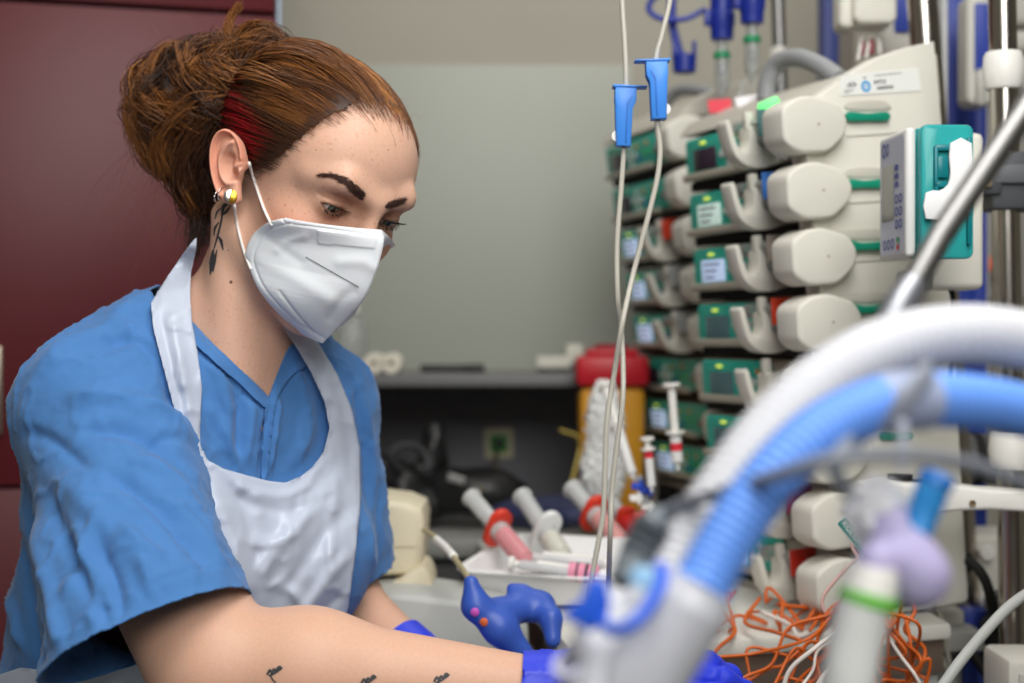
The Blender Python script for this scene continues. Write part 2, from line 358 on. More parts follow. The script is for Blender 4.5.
# dark bag and hoses on the counter
dark_m = mat('black_vinyl', (26, 26, 27), rough=.42, spec=.5, bump=.2, bscale=60)
def blob(cs, k=.03, h=.008, amp=.004): 
    P_ = np.array([np.asarray(c) for c, r in cs]); R_ = np.max([np.max(r) for c, r in cs])
    def fn(q):
        d = None
        for c, r in cs: e = sdf_ell(q, c, r); d = e if d is None else smin(d, e, k)
        return d
    v, f = nets(fn, P_.min(0)-R_-.02, P_.max(0)+R_+.02, h); return v+vnormals(v, f)*(fbm(v, 22, 2)*amp)[:, None], f
p = at(415, 500, 2.5); p[2] = CZ; t = thing('black_bag', 'slumped black vinyl bag on the counter beneath the ledge', 'bag', p)
v, f = blob([(at(398, 488, 2.5), (.05, .06, .042)), (at(432, 462, 2.55), (.022, .03, .055)), (at(440, 440, 2.55), (.008, .02, .03)), (at(418, 500, 2.5), (.06, .05, .03)), (at(370, 480, 2.52), (.05, .05, .05))], amp=.012)
v[:, 2] = np.maximum(v[:, 2], CZ+.001); m = MB(); m.raw(v, f); m.build('bag_body', dark_m, t, auto=0)
m = MB(); m.tube(crom([at(400, 470, 2.46), at(390, 455, 2.45), at(405, 445, 2.46), at(424, 452, 2.47), at(428, 470, 2.46)], 6), .006, n=8); m.build('strap', mat('strap_grey', (50, 50, 52), rough=.6), t)
p = at(480, 500, 2.45); p[2] = CZ; t = thing('black_mask_pouch', 'rounded black pouch lying beside the slumped bag', 'pouch', p)
v, f = blob([(at(478, 490, 2.5), (.075, .06, .038)), (at(505, 500, 2.5), (.045, .05, .026)), (at(450, 494, 2.5), (.05, .04, .03))], amp=.006); v[:, 2] = np.maximum(v[:, 2], CZ+.001)
m = MB(); m.raw(v, f); m.build('pouch_body', dark_m, t, auto=0)
m = MB(); m.box((.028, .003, .014), (0, 0, 0), frame(at(456, 479, 2.43), V(1, 0, -.3), V(0, 1, .6)), bev=.001); m.build('tag', mat('tag_pale', (180, 180, 178), rough=.6), t)
m = MB(); m.tube(crom([at(497, 452, 2.9), at(493, 475, 2.6), at(480, 490, 2.42), at(476, 505, 2.40)], 8), .0035, n=8); tag(m.build('power_cord', mat('cord_beige', (120, 112, 90), rough=.6)), 'beige cord running down from the wall socket', 'cord')
# navy padded roll
p = at(560, 520, 2.1); p[2] = CZ; t = thing('navy_cushion', 'navy padded arm cushion lying behind the syringe tray', 'cushion', p)
v, f = blob([(at(530, 512, 2.25), (.06, .07, .022)), (at(575, 512, 2.2), (.06, .08, .020))], amp=.004); v[:, 2] = np.maximum(v[:, 2], CZ+.001); m = MB(); m.raw(v, f); m.build('pad', mat('navy_cover', (30, 38, 74), rough=.6), t, auto=0)
m = MB(); m.tube(crom([at(510, 516, 2.16), at(540, 520, 2.13), at(580, 522, 2.10)], 8), .003, n=6); m.build('piping', mat('navy_piping', (20, 26, 56), rough=.6), t)
# ================================================================ the nurse
f32 = np.float32
skin_m = mat('skin', (200, 160, 135), rough=.48, spec=.4, sss=.22, attr=True, var=.06, vscale=420, bump=.10, bscale=900)
# head frame: columns are her right, forward, up
def head_rot(y, p, r):
    F = V(math.cos(p)*math.sin(y), -math.cos(p)*math.cos(y), -math.sin(p)); U0 = V(math.sin(p)*math.sin(y), -math.sin(p)*math.cos(y), math.cos(p))
    R0 = np.cross(F, U0); return np.stack([math.cos(r)*R0+math.sin(r)*U0, F, -math.sin(r)*R0+math.cos(r)*U0], 1)
HR = head_rot(*np.radians((41, 28, 9))); HT = V(-.1895, 1.395, CAMZ+.1370)
HM = np.eye(4); HM[:3, :3] = HR; HM[:3, 3] = HT
def h2w(p): return np.asarray(p, float)@HR.T+HT
def w2h(p): return (np.asarray(p)-HT.astype(f32))@HR.astype(f32)
# torso frame
TY = math.radians(44); TL = math.radians(10)
TF = V(math.sin(TY)*math.cos(TL), -math.cos(TY)*math.cos(TL), -math.sin(TL)); TU = V(math.sin(TY)*math.sin(TL), -math.cos(TY)*math.sin(TL), math.cos(TL)); TR = np.cross(TF, TU)
NB = at(222, 338, 1.42); TM = np.stack([TR, TF, TU], 1)
def t2w(*p): return TM@np.array(p, float)+NB
def w2t(p): return (p-NB.astype(f32))@TM.astype(f32)
EYES = {'R': (.0320, .0745, .0190), 'L': (-.0320, .0745, .0190)}
def lid_open(q, sgn):
    """signed measure (m) of the eye opening, negative inside; q relative to the eyeball centre"""
    az = -.06+np.arctan2(q[:, 0]*sgn, np.maximum(q[:, 1], 1e-4)); el = np.arctan2(q[:, 2], np.hypot(q[:, 0], q[:, 1])+1e-6)
    u = np.clip(az/.98, -1, 1); k = 1-u*u
    up = -.13+.14*k**.8+.06*u; lo = -.13-.35*k**.75+.06*u
    return np.maximum(np.maximum(el-up, lo-el), np.abs(az)-.98)*.0135
def d_head(p):
    q = w2h(p)
    d = sdf_ell(q, (0, -.014, .044), (.0735, .096, .080))
    d = smin(d, sdf_ell(q, (0, .038, .046), (.0600, .0560, .058)), .03)
    d = smin(d, sdf_ell(q, (0, .030, -.030), (.0590, .0600, .075)), .03)
    d = smin(d, sdf_sphere(q, (0, .074, -.088), .018), .03)
    for s in (1, -1):
        d = smin(d, sdf_cap(q, (s*.057, .000, -.052), (s*.014, .072, -.089), .010, .011), .025)
        d = smin(d, sdf_ell(q, (s*.040, .053, -.012), (.021, .025, .018)), .02)
        d = smin(d, sdf_cap(q, (s*.010, .0925, .036), (s*.033, .0855, .0415), .0085, .009), .014)
        d = smin(d, sdf_cap(q, (s*.033, .0855, .0415), (s*.051, .060, .035), .009, .006), .014)
    d = smin(d, sdf_cap(q, (0, .0955, .030), (0, .107, -.008), .0070, .0085), .013)
    d = smin(d, sdf_cap(q, (0, .107, -.008), (0, .116, -.026), .0085, .011), .012)
    for s in (1, -1):
        d = smax(d, -sdf_ell(q, (s*.030, .1015, .018), (.0185, .0165, .0125)), .013)
        c = EYES['R' if s > 0 else 'L']; e = q-np.asarray(c, f32)
        lid = sdf_sphere(q, c, .0142)
        d = smin(d, lid, .0045)
        r = np.linalg.norm(e, axis=-1)
        crease = np.abs(np.arctan2(e[:, 2], np.hypot(e[:, 0], e[:, 1])+1e-6)-(.30+.10*np.clip(1-(e[:, 0]/.014)**2, 0, 1)))*.0142
        d = d+np.where((e[:, 1] > 0) & (r < .019), .0011*np.exp(-(crease/.0012)**2), 0)
        op = lid_open(e, s)
        cut = np.maximum(op, .0105-r); cut = np.where((e[:, 1] > 0) & (r < .03), cut, 1)
        d = smax(d, -cut, .0018)
    return d
PIT = at(268, 400, 1.335)
def d_neck(p):
    q = w2t(p)
    d = sdf_cap(p, h2w((0, -.026, -.045)), t2w(0, .008, -.03), .050, .057)
    qh = w2h(p)
    for s in (1, -1):     # sternomastoid and collar bones
        a = h2w((s*.058, -.022, -.045)); b = t2w(s*.016, .058, -.075)
        d = smin(d, sdf_cap(p, a, b, .015, .010), .022)
        d = smin(d, sdf_cap(p, t2w(s*.018, .062, -.078), t2w(s*.13, .02, -.055), .009, .010), .02)
    d = smin(d, sdf_ell(q, (0, -.013, -.155), (.140, .071, .115)), .045)
    for s in (1, -1): d = smin(d, sdf_cap(p, t2w(s*.03, -.02, .012), t2w(s*.13, -.02, -.062), .030, .032), .03)
    return d
def d_upper(p): return smin(d_head(p), d_neck(p), .016)
# ---- ear: a modelled leaf on her right side, drawn in its own plane
EN = nrm(HR@V(.88, .40, .05)); EC = at(232, 170, 1.335)
EX = nrm(V(1, 0, 0)-EN*EN[0]); EYv = np.cross(EN, EX)
def ear2(pxs): return np.array([((on_plane(200+x/6.83, 115+y/6.83, EC, EN)-EC)@EX, (on_plane(200+x/6.83, 115+y/6.83, EC, EN)-EC)@EYv) for x, y in pxs])
ear_out = crom(ear2([(172, 95), (118, 128), (84, 205), (73, 290), (84, 400), (105, 480), (128, 545), (170, 600), (228, 616), (262, 585), (262, 520), (262, 455), (282, 400), (300, 330), (292, 240), (272, 170), (228, 112)]), 6, True)
helix = crom(ear2([(292, 300), (285, 230), (258, 150), (205, 112), (150, 120), (108, 180), (92, 270), (98, 380), (122, 480), (150, 550)]), 8)
anti = crom(ear2([(232, 190), (190, 220), (158, 280), (148, 340), (160, 420), (200, 470), (235, 455)]), 8)
crus = crom(ear2([(285, 335), (250, 355), (225, 372)]), 6)
concha = crom(ear2([(205, 300), (200, 345), (215, 400), (240, 420)]), 8)
tragus = ear2([(284, 385), (272, 430)])
scapha = crom(ear2([(215, 150), (160, 165), (122, 230), (112, 310), (125, 410), (160, 490)]), 8)
def d_ear(p):
    p = np.asarray(p, float); e = p-EC; x = e@EX; y = e@EYv; z = e@EN; P = np.stack([x, y], 1)
    do, _ = seg_dist(P, np.r_[ear_out, ear_out[:1]]); do = np.where(in_poly(P, ear_out), -do, do)
    g = lambda C, w: np.exp(-(seg_dist(P, C)[0]/w)**2)
    h = .0042*g(helix, .0024)+.0034*g(anti, .0027)+.0030*g(crus, .0022)+.0052*g(tragus, .0030)-.0075*g(concha, .0050)-.0022*g(scapha, .0024)
    fall = .30*np.clip(x-.003, 0, .02)             # front edge sinks into the cheek
    top = h-fall+.002; th = .0050+.012*np.clip(x, 0, .02)/.02
    mid = top-th/2
    return smax(do, np.abs(z-mid)-th/2, .0030).astype(f32)
def arm_pts():
    return dict(sj=t2w(.136, .004, -.070), el=at(216, 668, 1.205), wr=at(548, 694, 1.20), hand=at(640, 690, 1.19))
A = arm_pts()
FA = nrm(A['wr']-A['el'])
def d_arm(p):
    d = sdf_cap(p, A['sj'], A['el'], .052, .046)
    m = A['sj']*.25+A['el']*.75
    d = smin(d, sdf_cap(p, m, A['el']+V(-.004, 0, -.008), .044, .040), .03)
    k = A['el']+FA*.075
    d = smin(d, sdf_cap(p, A['el']+V(.012, -.004, .004), k+V(0, 0, .004), .0425, .0445), .018)
    d = smin(d, sdf_cap(p, k+V(0, 0, .004), A['wr'], .0440, .0275), .03)
    return d
B_sj, B_el, B_wr = t2w(-.120, .005, -.078), at(330, 592, 1.56), at(402, 650, 1.50)
def d_armL(p):
    d = sdf_cap(p, B_sj, B_el, .045, .040)
    return smin(d, sdf_cap(p, B_el, B_wr, .040, .027), .03)
def d_torso(p):
    q = w2t(p)
    d = sdf_ell(q, (.006, -.012, -.20), (.146, .098, .22))
    d = smin(d, sdf_ell(q, (0, -.038, -.10), (.145, .072, .12)), .05)
    for s in (1, -1):
        d = smin(d, sdf_ell(q, (s*.072, .060, -.205), (.066, .056, .066)), .05)
        d = smin(d, sdf_cap(p, t2w(s*.05, -.015, -.025), t2w((.136 if s > 0 else .120)*s, -.006, -.066), .046, .046), .04)
    d = smin(d, sdf_ell(q, (0, -.005, -.42), (.142, .102, .22)), .06)
    return d

# ---- skin mesh
Vs, Fs, Ts = [], [], []
def add_skin(v, f, t): k = sum(len(x) for x in Vs); Vs.append(v); Fs.append(f+k); Ts.append(t)
base = np.array(lin((220, 176, 152)))
cmin = np.minimum(HT-.16, PIT-.10); cmax = np.maximum(HT+.15, PIT+.05)
hv, hf = nets(d_upper, (-.335, 1.235, 1.215), (-.055, 1.525, 1.625), .00165)
hv = smooth_mesh(hv, hf, 1, .4)
def tint_head(v):
    q = w2h(v.astype(f32)).astype(float); t = np.tile(base, (len(v), 1))
    def blush(c, r, col, k):
        w = np.exp(-(((q-np.array(c))/np.array(r))**2).sum(1))[:, None]*k; return w*np.array(col)+(1-w)
    t *= blush((.050, .060, -.022), (.024, .03, .022), (1.06, .72, .66), .8)
    t *= blush((-.050, .060, -.022), (.024, .03, .022), (1.06, .72, .66), .8)
    t *= blush((0, .115, -.02), (.02, .02, .02), (1.05, .78, .72), .7)
    for s in (1, -1):
        t *= blush((s*.032, .088, .028), (.018, .012, .009), (.86, .66, .60), .75)
        t *= blush((s*.030, .086, .008), (.016, .012, .006), (.84, .68, .64), .6)
        e = q-np.array(EYES['R' if s > 0 else 'L']); r = np.linalg.norm(e, axis=1)
        op = lid_open(e.astype(f32), s); rim = np.exp(-(op/.0014)**2)*(r < .0165)*(e[:, 1] > .002)
        t *= 1-rim[:, None]*np.array((.45, .55, .58))
    t *= blush((.06, .02, .02), (.05, .06, .05), (1.02, .90, .86), .5)
    fr = (rng.random(len(v)) < .03) & (q[:, 1] > .02); t[fr] *= np.array((.90, .80, .74))
    return np.clip(t, 0, 1)
ht = tint_head(hv)
hair_tree_v = (hv, hf)
add_skin(hv, hf, ht)
ev, ef = nets(d_ear, EC-.045, EC+.045, .0008)
ev = smooth_mesh(ev, ef, 1, .3)
ee = ev-EC; eP = np.stack([ee@EX, ee@EYv], 1)
pk = np.clip(1-seg_dist(eP, helix)[0]/.010, 0, 1)[:, None]*.5+.35
add_skin(ev, ef, base*(1-pk)+base*np.array((1.06, .68, .62))*pk)
av, af = nets(d_arm, np.minimum(np.minimum(A['sj'], A['el']), A['wr'])-.07, np.maximum(np.maximum(A['sj'], A['el']), A['wr'])+.07, .0035)
add_skin(av, af, np.tile(base*V(.99, .97, .95), (len(av), 1)))
arm_tree = bvh(av, af)
bv, bf = nets(d_armL, np.minimum(np.minimum(B_sj, B_el), B_wr)-.07, np.maximum(np.maximum(B_sj, B_el), B_wr)+.07, .005)
add_skin(bv, bf, np.tile(base*V(.97, .93, .90), (len(bv), 1)))
lo = np.min([t2w(a, b, c) for a in (-.25, .25) for b in (-.16, .16) for c in (.02, -.56)], 0); hi_ = np.max([t2w(a, b, c) for a in (-.25, .25) for b in (-.16, .16) for c in (.02, -.56)], 0)
tv, tf = nets(lambda p: d_torso(p)+.022, lo, hi_, .007)
tq = w2t(tv.astype(f32)); keep = (tq[tf][:, :, 2].mean(1) < -.12)
add_skin(tv, tf[keep], np.tile(base, (len(tv), 1)))

nurse = thing('person', 'woman in blue scrubs, white apron and white face mask leaning over the bed at left', 'person', loc=tuple(t2w(0, 0, -.5)))
sb = MB(); sb.raw(np.concatenate(Vs), np.concatenate(Fs), np.concatenate(Ts))
body = sb.build('body', skin_m, nurse, tint=True, auto=0)
head_tree = bvh(hv, hf); skin_tree = bvh(np.concatenate([hv, ev]), np.concatenate([hf, ef+len(hv)]))

# ---- eyes
eye_m = mat('eye', (240, 235, 230), rough=.06, spec=.6, attr=True, coat=.6)
for k, c in EYES.items():
    m = MB(); n1, n2 = 40, 40; gz = nrm((.06 if k == 'R' else .10, 1, -.30)); a = nrm(np.cross(gz, V(0, 0, 1))); b_ = np.cross(a, gz)
    vv, tt = [], []
    for i in range(n1+1):
        ang = PI*i/n1*.55
        for j in range(n2):
            ph = 2*PI*j/n2; bul = .0004*max(0, 1-(ang/.5)**2); r = .0122+bul
            vv.append(np.array(c)+r*(math.cos(ang)*gz+math.sin(ang)*(math.cos(ph)*a+math.sin(ph)*b_)))
            tt.append((.004, .004, .005) if ang < .18 else ((.10, .14, .11) if ang < .42 else ((.03, .04, .04) if ang < .48 else (.70, .60, .56))))
    ff = [(i*n2+j, i*n2+(j+1) % n2, (i+1)*n2+(j+1) % n2, (i+1)*n2+j) for i in range(n1) for j in range(n2)]
    m.raw(h2w(vv), ff, tt).build('eye', eye_m, nurse, tint=True, auto=0)

# ---- strands: fine tapering tubes with a tint each
def strands(m, lines, r0, tints, taper=(.6, 1, .25), n=3):
    for P, t, r in zip(lines, tints, np.broadcast_to(r0, (len(lines),))):
        t = np.asarray(t)
        k = len(P); u = np.linspace(0, 1, k); rr = r*np.interp(u, (0, .4, 1), taper); m.ct = t if t.ndim == 1 else t[0]; m.tube(P, rr, n=n, cap=False)
        if t.ndim > 1: m.tint[-1] = np.repeat(t, n, 0)
    m.ct = (1, 1, 1)
hair_m = mat('hair', (90, 55, 32), rough=.42, spec=.45, attr=True)
dark_hair_m = mat('brow_hair', (74, 48, 40), rough=.6)
def skin_pt(px, py, off=.0):
    h_, n_ = hit(skin_tree, px, py)
    return None if h_ is None else h_+n_*off
def brow(path, wid, n, lean):
    m = MB(); path = crom(path, 10); wid = np.interp(np.linspace(0, 1, len(path)), np.linspace(0, 1, len(wid)), wid)
    L = []
    for i in range(n):
        s = rng.random()*(len(path)-2); k = int(s); d = path[k+1]-path[k]; d = d/np.linalg.norm(d); nn = np.array([-d[1], d[0]])
        o = (rng.random()+rng.random()-1)*wid[k]/2*1.05; p0 = path[k]+d*(s-k)+nn*o; le = rng.uniform(3, 6.5)
        di = -d+nn*rng.normal(lean-.25*o/(wid[k]+.1), .25); pts = [skin_pt(*(p0+di*le*u), off=.0002+.0007*math.sin(u*2.6)) for u in np.linspace(0, 1, 4)]
        if all(p is not None for p in pts) and max(np.linalg.norm(np.diff(pts, axis=0), axis=1)) < .006: L.append(np.array(pts))
    strands(m, L, .00023, [(1, 1, 1)]*len(L)); m.build('eyebrow', dark_hair_m, nurse, auto=0)
brow([(321, 175), (333, 176), (344, 180), (353, 187.5), (360, 194), (365, 198.5)], [1.5, 4.5, 8, 10, 10.5, 7.5], 700, .1)
brow([(403, 201), (396, 203), (390, 205.5), (384, 208)], [5, 8, 8, 4.5], 260, .2)
# ---------------------------------------------------------------- scrub top
scrub_m = mat('scrub_cotton', (76, 127, 188), rough=.85, spec=.2, bump=.12, bscale=1400, var=.10, vscale=30, sheen=.15)
SE = at(146, 636, 1.205); SAX = nrm(SE-A['sj']); SE2 = SE+SAX*.05
HX = nrm(at(232, 584, 1.235)-at(52, 674, 1.235)); HY = nrm(V(.0, 1, -.32)); HN = np.cross(HX, HY); HN = HN*np.sign(HN@SAX)
HP = at(146, 624, 1.16)
B_hem = at(346, 566, 1.56)
CAMY = V(0, 1, 0)
def d_scrub_body(p):
    q = w2t(p)
    d = d_torso(p)-.011
    d = smin(d, sdf_cap(p, t2w(.055, -.055, -.20), t2w(.075, -.075, -.46), .075, .085), .06)
    return d
def d_sleeve(p):
    a = A['sj']+V(.012, .01, .004)
    return sdf_cap(p, a, SE2, .058, .094, (V(0, 1, .1), .95))
def d_sleeveL(p): return sdf_cap(p, B_sj+V(0, 0, .0), B_hem+nrm(B_hem-B_sj)*.03, .054, .052)
def d_scrub(p): return smin(smin(d_scrub_body(p), d_sleeve(p), .045), d_sleeveL(p), .03)
glo = np.minimum(np.minimum(lo, SE-.16), B_hem-.1); ghi = np.maximum(np.maximum(hi_, SE+.16), B_hem+.1)
gv, gf = nets(d_scrub, glo, ghi, .0038)
gv = smooth_mesh(gv, gf, 3, .5)
plane_d = (gv-HP)@HN; isl = d_sleeve(gv.astype(f32)) < d_scrub_body(gv.astype(f32))+.004
isl2 = d_sleeveL(gv.astype(f32)) < d_scrub_body(gv.astype(f32))+.004
LN = nrm(B_hem-B_sj); pl2 = (gv-B_hem)@LN
outA = (plane_d > 0) & isl; outB = (pl2 > 0) & isl2
gq = w2t(gv.astype(f32)).astype(float); gpx = project(gv)
neck_r = np.hypot(gq[:, 0]/.073, (gq[:, 1]-.004)/.066); outN = (neck_r < 1) & (gq[:, 2] > -.10) & (gq[:, 1] < np.where(gq[:, 0] > 0, .03, -.01))
VNECK = crom([(182, 318), (193, 330), (212, 349), (246, 380), (262, 396), (268, 401), (272, 394), (278, 374), (286, 350), (296, 326), (300, 300), (250, 285), (180, 295)], 4)
outV = in_poly(gpx, VNECK) & (gq[:, 1] > -.035)
outH = gq[:, 2] < -.60
out = outA | outB | outN | outV | outH
kf = ~out[gf].all(1); gf = gf[kf]
gv[outA] -= np.outer(plane_d[outA], HN); gv[outB] -= np.outer(pl2[outB], LN)
for i in np.where(outV & ~outN)[0]:
    pass
def snap(v, mask, C):
    C = np.r_[C, C[:1]]; px = project(v[mask]); best = np.full(len(px), 1e9); q = px.copy()
    for i in range(len(C)-1):
        a, b = C[i], C[i+1]; ab = b-a; t = np.clip(((px-a)@ab)/(ab@ab+1e-9), 0, 1); w = a+t[:, None]*ab; d = np.linalg.norm(px-w, axis=1); m = d < best; best[m] = d[m]; q[m] = w[m]
    y = v[mask][:, 1]; v[mask] = np.stack([(q[:, 0]-CX)/FPX*y, y, CAMZ-(q[:, 1]-CY)/FPX*y], 1)
usedv = np.zeros(len(gv), bool); usedv[gf.ravel()] = True
snap(gv, outV & usedv, VNECK)
mN = outN & usedv & ~outV; gq2 = gq[mN]; k = 1/np.maximum(neck_r[mN], .3)[:, None]
c2 = np.stack([gq2[:, 0]*k[:, 0], (gq2[:, 1]-.004)*k[:, 0]+.004, gq2[:, 2]], 1); gv[mN] = c2@TM.T+NB
def compact(v, f):
    u, inv = np.unique(f, return_inverse=True); return v[u], inv.reshape(f.shape)
gv, gf = compact(gv, gf)
# folds: (pixel polyline, width, height in mm); + ridge, - valley
FOLDS = [
 ([(95, 352), (135, 338), (165, 372), (182, 420)], 9, -4), ([(112, 322), (150, 345), (178, 395)], 7, 3),
 ([(60, 400), (110, 395), (160, 420), (196, 470)], 12, 3.5), ([(80, 432), (130, 430), (180, 462), (215, 520)], 9, -5),
 ([(120, 455), (170, 475), (205, 520), (228, 565)], 9, 4), ([(100, 470), (150, 500), (190, 545), (212, 575)], 10, -4.5),
 ([(60, 470), (100, 520), (150, 570), (175, 600)], 14, 3), ([(40, 480), (70, 550), (100, 610), (115, 640)], 10, -4),
 ([(25, 500), (45, 570), (60, 640), (66, 668)], 9, 4), ([(100, 545), (118, 590), (122, 628)], 7, -3.5), ([(75, 520), (92, 580), (98, 640)], 8, 3),
 ([(140, 560), (150, 590), (160, 606)], 6, 3), ([(18, 520), (30, 600), (44, 678)], 5, -5),
 ([(32, 380), (60, 350), (100, 330), (140, 300)], 9, 2.5), ([(20, 430), (50, 440), (90, 470)], 8, -2.5), ([(140, 400), (176, 420), (190, 445)], 7, 4), ([(150, 440), (180, 440), (205, 460)], 6, -4),
 ([(170, 500), (200, 530), (225, 570)], 6, 3), ([(60, 600), (85, 560), (95, 520)], 7, 2.5), ([(120, 520), (140, 545), (165, 562)], 8, 3.5),
 ([(270, 402), (266, 430), (262, 478)], 3.5, -5), ([(276, 396), (272, 430), (268, 476)], 4, 4), ([(285, 345), (300, 390), (305, 430), (290, 470)], 8, 3),
 ([(210, 350), (225, 400), (228, 450)], 9, 3), ([(235, 385), (240, 420), (238, 460)], 7, -3), ([(205, 400), (220, 430), (240, 465)], 7, 2.5), ([(250, 400), (250, 430), (246, 465)], 6, 2.5),
 ([(365, 400), (372, 470), (370, 560)], 6, 4), ([(378, 420), (380, 480), (376, 560)], 4, -4), ([(352, 380), (366, 440), (366, 520)], 5, -3),
 ([(5, 560), (14, 610), (26, 655)], 5, 4), ([(190, 330), (230, 366), (266, 402)], 2.2, 2.0), ([(186, 341), (226, 377), (262, 410)], 1.8, -1.6),
]
HEM = crom([(46, 675), (87, 654), (127, 632), (162, 607), (190, 592), (216, 585), (241, 588), (247, 599)], 5)
HEMIN = crom([(40, 655), (80, 636), (118, 614), (152, 590), (182, 575), (212, 568), (243, 570)], 5)
gn = vnormals(gv, gf); gpx = project(gv); front = np.clip(-gn[:, 1]*2, 0, 1)
disp = np.zeros(len(gv))
for C, w, a in FOLDS:
    d, t = seg_dist(gpx, crom(C, 4)); disp += a*.0019*np.exp(-(d/(w*.8))**2)*np.clip(np.minimum(t, 1-t)*5+.15, 0, 1)*front
d, t = seg_dist(gpx, HEMIN); disp += (-.0022*np.exp(-(d/1.6)**2)+.0010*np.exp(-((d-4)/3)**2))*front
big = fbm(gv, 14, 2); med = fbm(gv*V(1.3, 1, .8)+5, 45, 2); rid = 1-np.abs(fbm(gv*V(1, 1, .75)+9, 24, 2))*2
fine = 1-np.abs(fbm(gv+17, 75, 2))*2
disp += big*.0035+med*.0003+np.clip(rid, 0, 1)**7*.0026+np.clip(fine, 0, 1)**6*.0009
edge_w = 1-np.exp(-(np.abs((gv-HP)@HN)/.010)**2)*.75
edge_w *= np.clip(seg_dist(gpx, VNECK)[0]/5, 0, 1)
gv2 = gv+gn*(disp*edge_w)[:, None]
scrub_tree = bvh(gv2, gf)
m = MB(); m.raw(gv2, gf); scrub = m.build('scrub_top', scrub_m, nurse, auto=0)
sd = scrub.modifiers.new('cloth', 'SOLIDIFY'); sd.thickness = .0016; sd.offset = -1
# ---------------------------------------------------------------- apron
ap_m = mat('apron_plastic', (204, 213, 230), rough=.32, spec=.5, alpha=.82, bump=.06, bscale=60)
def d_under(p): return smin(smin(d_torso(p)-.020, d_neck(p)-.004, .02), d_sleeveL(p)-.0, .02)
ulo = np.minimum(lo, glo)+V(.05, 0, 0); uv, uf = nets(d_under, lo-V(0, .02, 0), hi_+V(0, 0, .16), .006); under = bvh(uv, uf)
AP = [(197, 236), (196, 250), (191, 270), (190, 296), (192, 323), (198, 356), (202, 389), (200, 422), (200, 442), (207, 460), (224, 469), (245, 475), (268, 481), (285, 483), (300, 477), (312, 468), (324, 452), (330, 429), (325, 402), (312, 373), (298, 349), (285, 330), (276, 312), (296, 312), (318, 343), (338, 376), (352, 410), (360, 450), (361, 495), (356, 548), (349, 601), (341, 640), (333, 715),
      (120, 715), (150, 600), (170, 520), (186, 450), (180, 430), (170, 392), (159, 350), (153, 326), (151, 303), (168, 276), (186, 250)]
AP = np.array(AP, float)
step = 3.0; xs = np.arange(110, 372, step); ys = np.arange(232, 720, step); NX, NY = len(xs), len(ys)
G = np.stack(np.meshgrid(xs, ys), -1).reshape(-1, 2); ins = in_poly(G, AP)
dep = np.full(len(G), np.nan)
near = ins.copy().reshape(NY, NX)
for _ in range(4):
    n2 = near.copy(); n2[1:] |= near[:-1]; n2[:-1] |= near[1:]; n2[:, 1:] |= near[:, :-1]; n2[:, :-1] |= near[:, 1:]; near = n2
for i in np.where(near.ravel())[0]:
    h_, n_ = hit(under, *G[i])
    if h_ is not None: dep[i] = h_[1]-.004
D = dep.reshape(NY, NX); 
for _ in range(60):
    P = np.pad(D, 1, constant_values=np.nan); nb = np.stack([P[:-2, 1:-1], P[2:, 1:-1], P[1:-1, :-2], P[1:-1, 2:]]); ok = ~np.isnan(nb); av_ = np.where(ok, nb, 0).sum(0)/np.maximum(ok.sum(0), 1)
    D = np.where(np.isnan(D) & (ok.sum(0) > 0) & near, av_, D)
D0 = D.copy()
for _ in range(14):
    P = np.pad(D, 1, mode='edge'); nb = np.stack([P[:-2, 1:-1], P[2:, 1:-1], P[1:-1, :-2], P[1:-1, 2:]]); ok = ~np.isnan(nb); av_ = np.where(ok, nb, 0).sum(0)/np.maximum(ok.sum(0), 1)
    D = np.where(near, np.minimum(av_, D0), D)
AFOLD = [([(205, 470), (225, 520), (240, 560), (250, 600)], 9, 5), ([(230, 480), (250, 530), (262, 600)], 7, -4), ([(285, 490), (290, 530), (300, 600)], 8, 4), ([(350, 470), (320, 500), (270, 560), (250, 600)], 9, 5), ([(356, 500), (320, 540), (280, 600)], 8, -5),
 ([(352, 550), (320, 590), (300, 620)], 6, 5), ([(345, 590), (325, 610), (310, 630)], 5, -4), ([(200, 450), (245, 488), (290, 494), (325, 465)], 5, 3), ([(310, 500), (300, 540), (310, 590)], 5, 3), ([(255, 490), (262, 520)], 5, 3), ([(215, 480), (250, 505), (300, 510), (350, 480)], 6, -3),
 ([(340, 480), (330, 530), (335, 590)], 5, 4), ([(172, 300), (178, 350), (190, 410), (194, 440)], 6, 4), ([(160, 310), (168, 350), (184, 410)], 4, -3), ([(310, 350), (330, 390), (345, 440)], 5, 4), ([(200, 440), (196, 452), (205, 470)], 4, 4), ([(335, 400), (348, 440), (350, 470)], 4, -3), ([(270, 580), (300, 600), (320, 640)], 6, 4), ([(240, 540), (270, 545), (300, 525)], 5, 3)]
fd = np.zeros(len(G))
for C, w, a in AFOLD:
    d, t = seg_dist(G, crom(C, 4)); fd += a*.001*np.exp(-(d/w)**2)*np.clip(np.minimum(t, 1-t)*5+.1, 0, 1)
D = D.ravel()-fd; fin = ~np.isnan(D)
W = np.zeros((len(G), 3)); W[fin] = np.stack([(G[fin, 0]-CX)/FPX*D[fin], D[fin], CAMZ-(G[fin, 1]-CY)/FPX*D[fin]], 1)
wr = np.zeros(len(G)); wr[fin] = fbm(W[fin]+3, 40, 2)*.0008+np.clip(1-np.abs(fbm(W[fin]*V(1, 1, .8)+31, 30, 2))*2.2, 0, 1)**4*.003; W[:, 1] -= wr
qd = np.array([(j*NX+i, j*NX+i+1, (j+1)*NX+i+1, (j+1)*NX+i) for j in range(NY-1) for i in range(NX-1)])
qd = qd[fin[qd].all(1) & ins[qd].any(1)]
used = np.zeros(len(G), bool); used[qd.ravel()] = True
snap(W, used & ~ins, AP)
W, qd = compact(W, qd)
m = MB(); m.raw(W, qd[:, ::-1]); apron = m.build('apron', ap_m, nurse, auto=0)
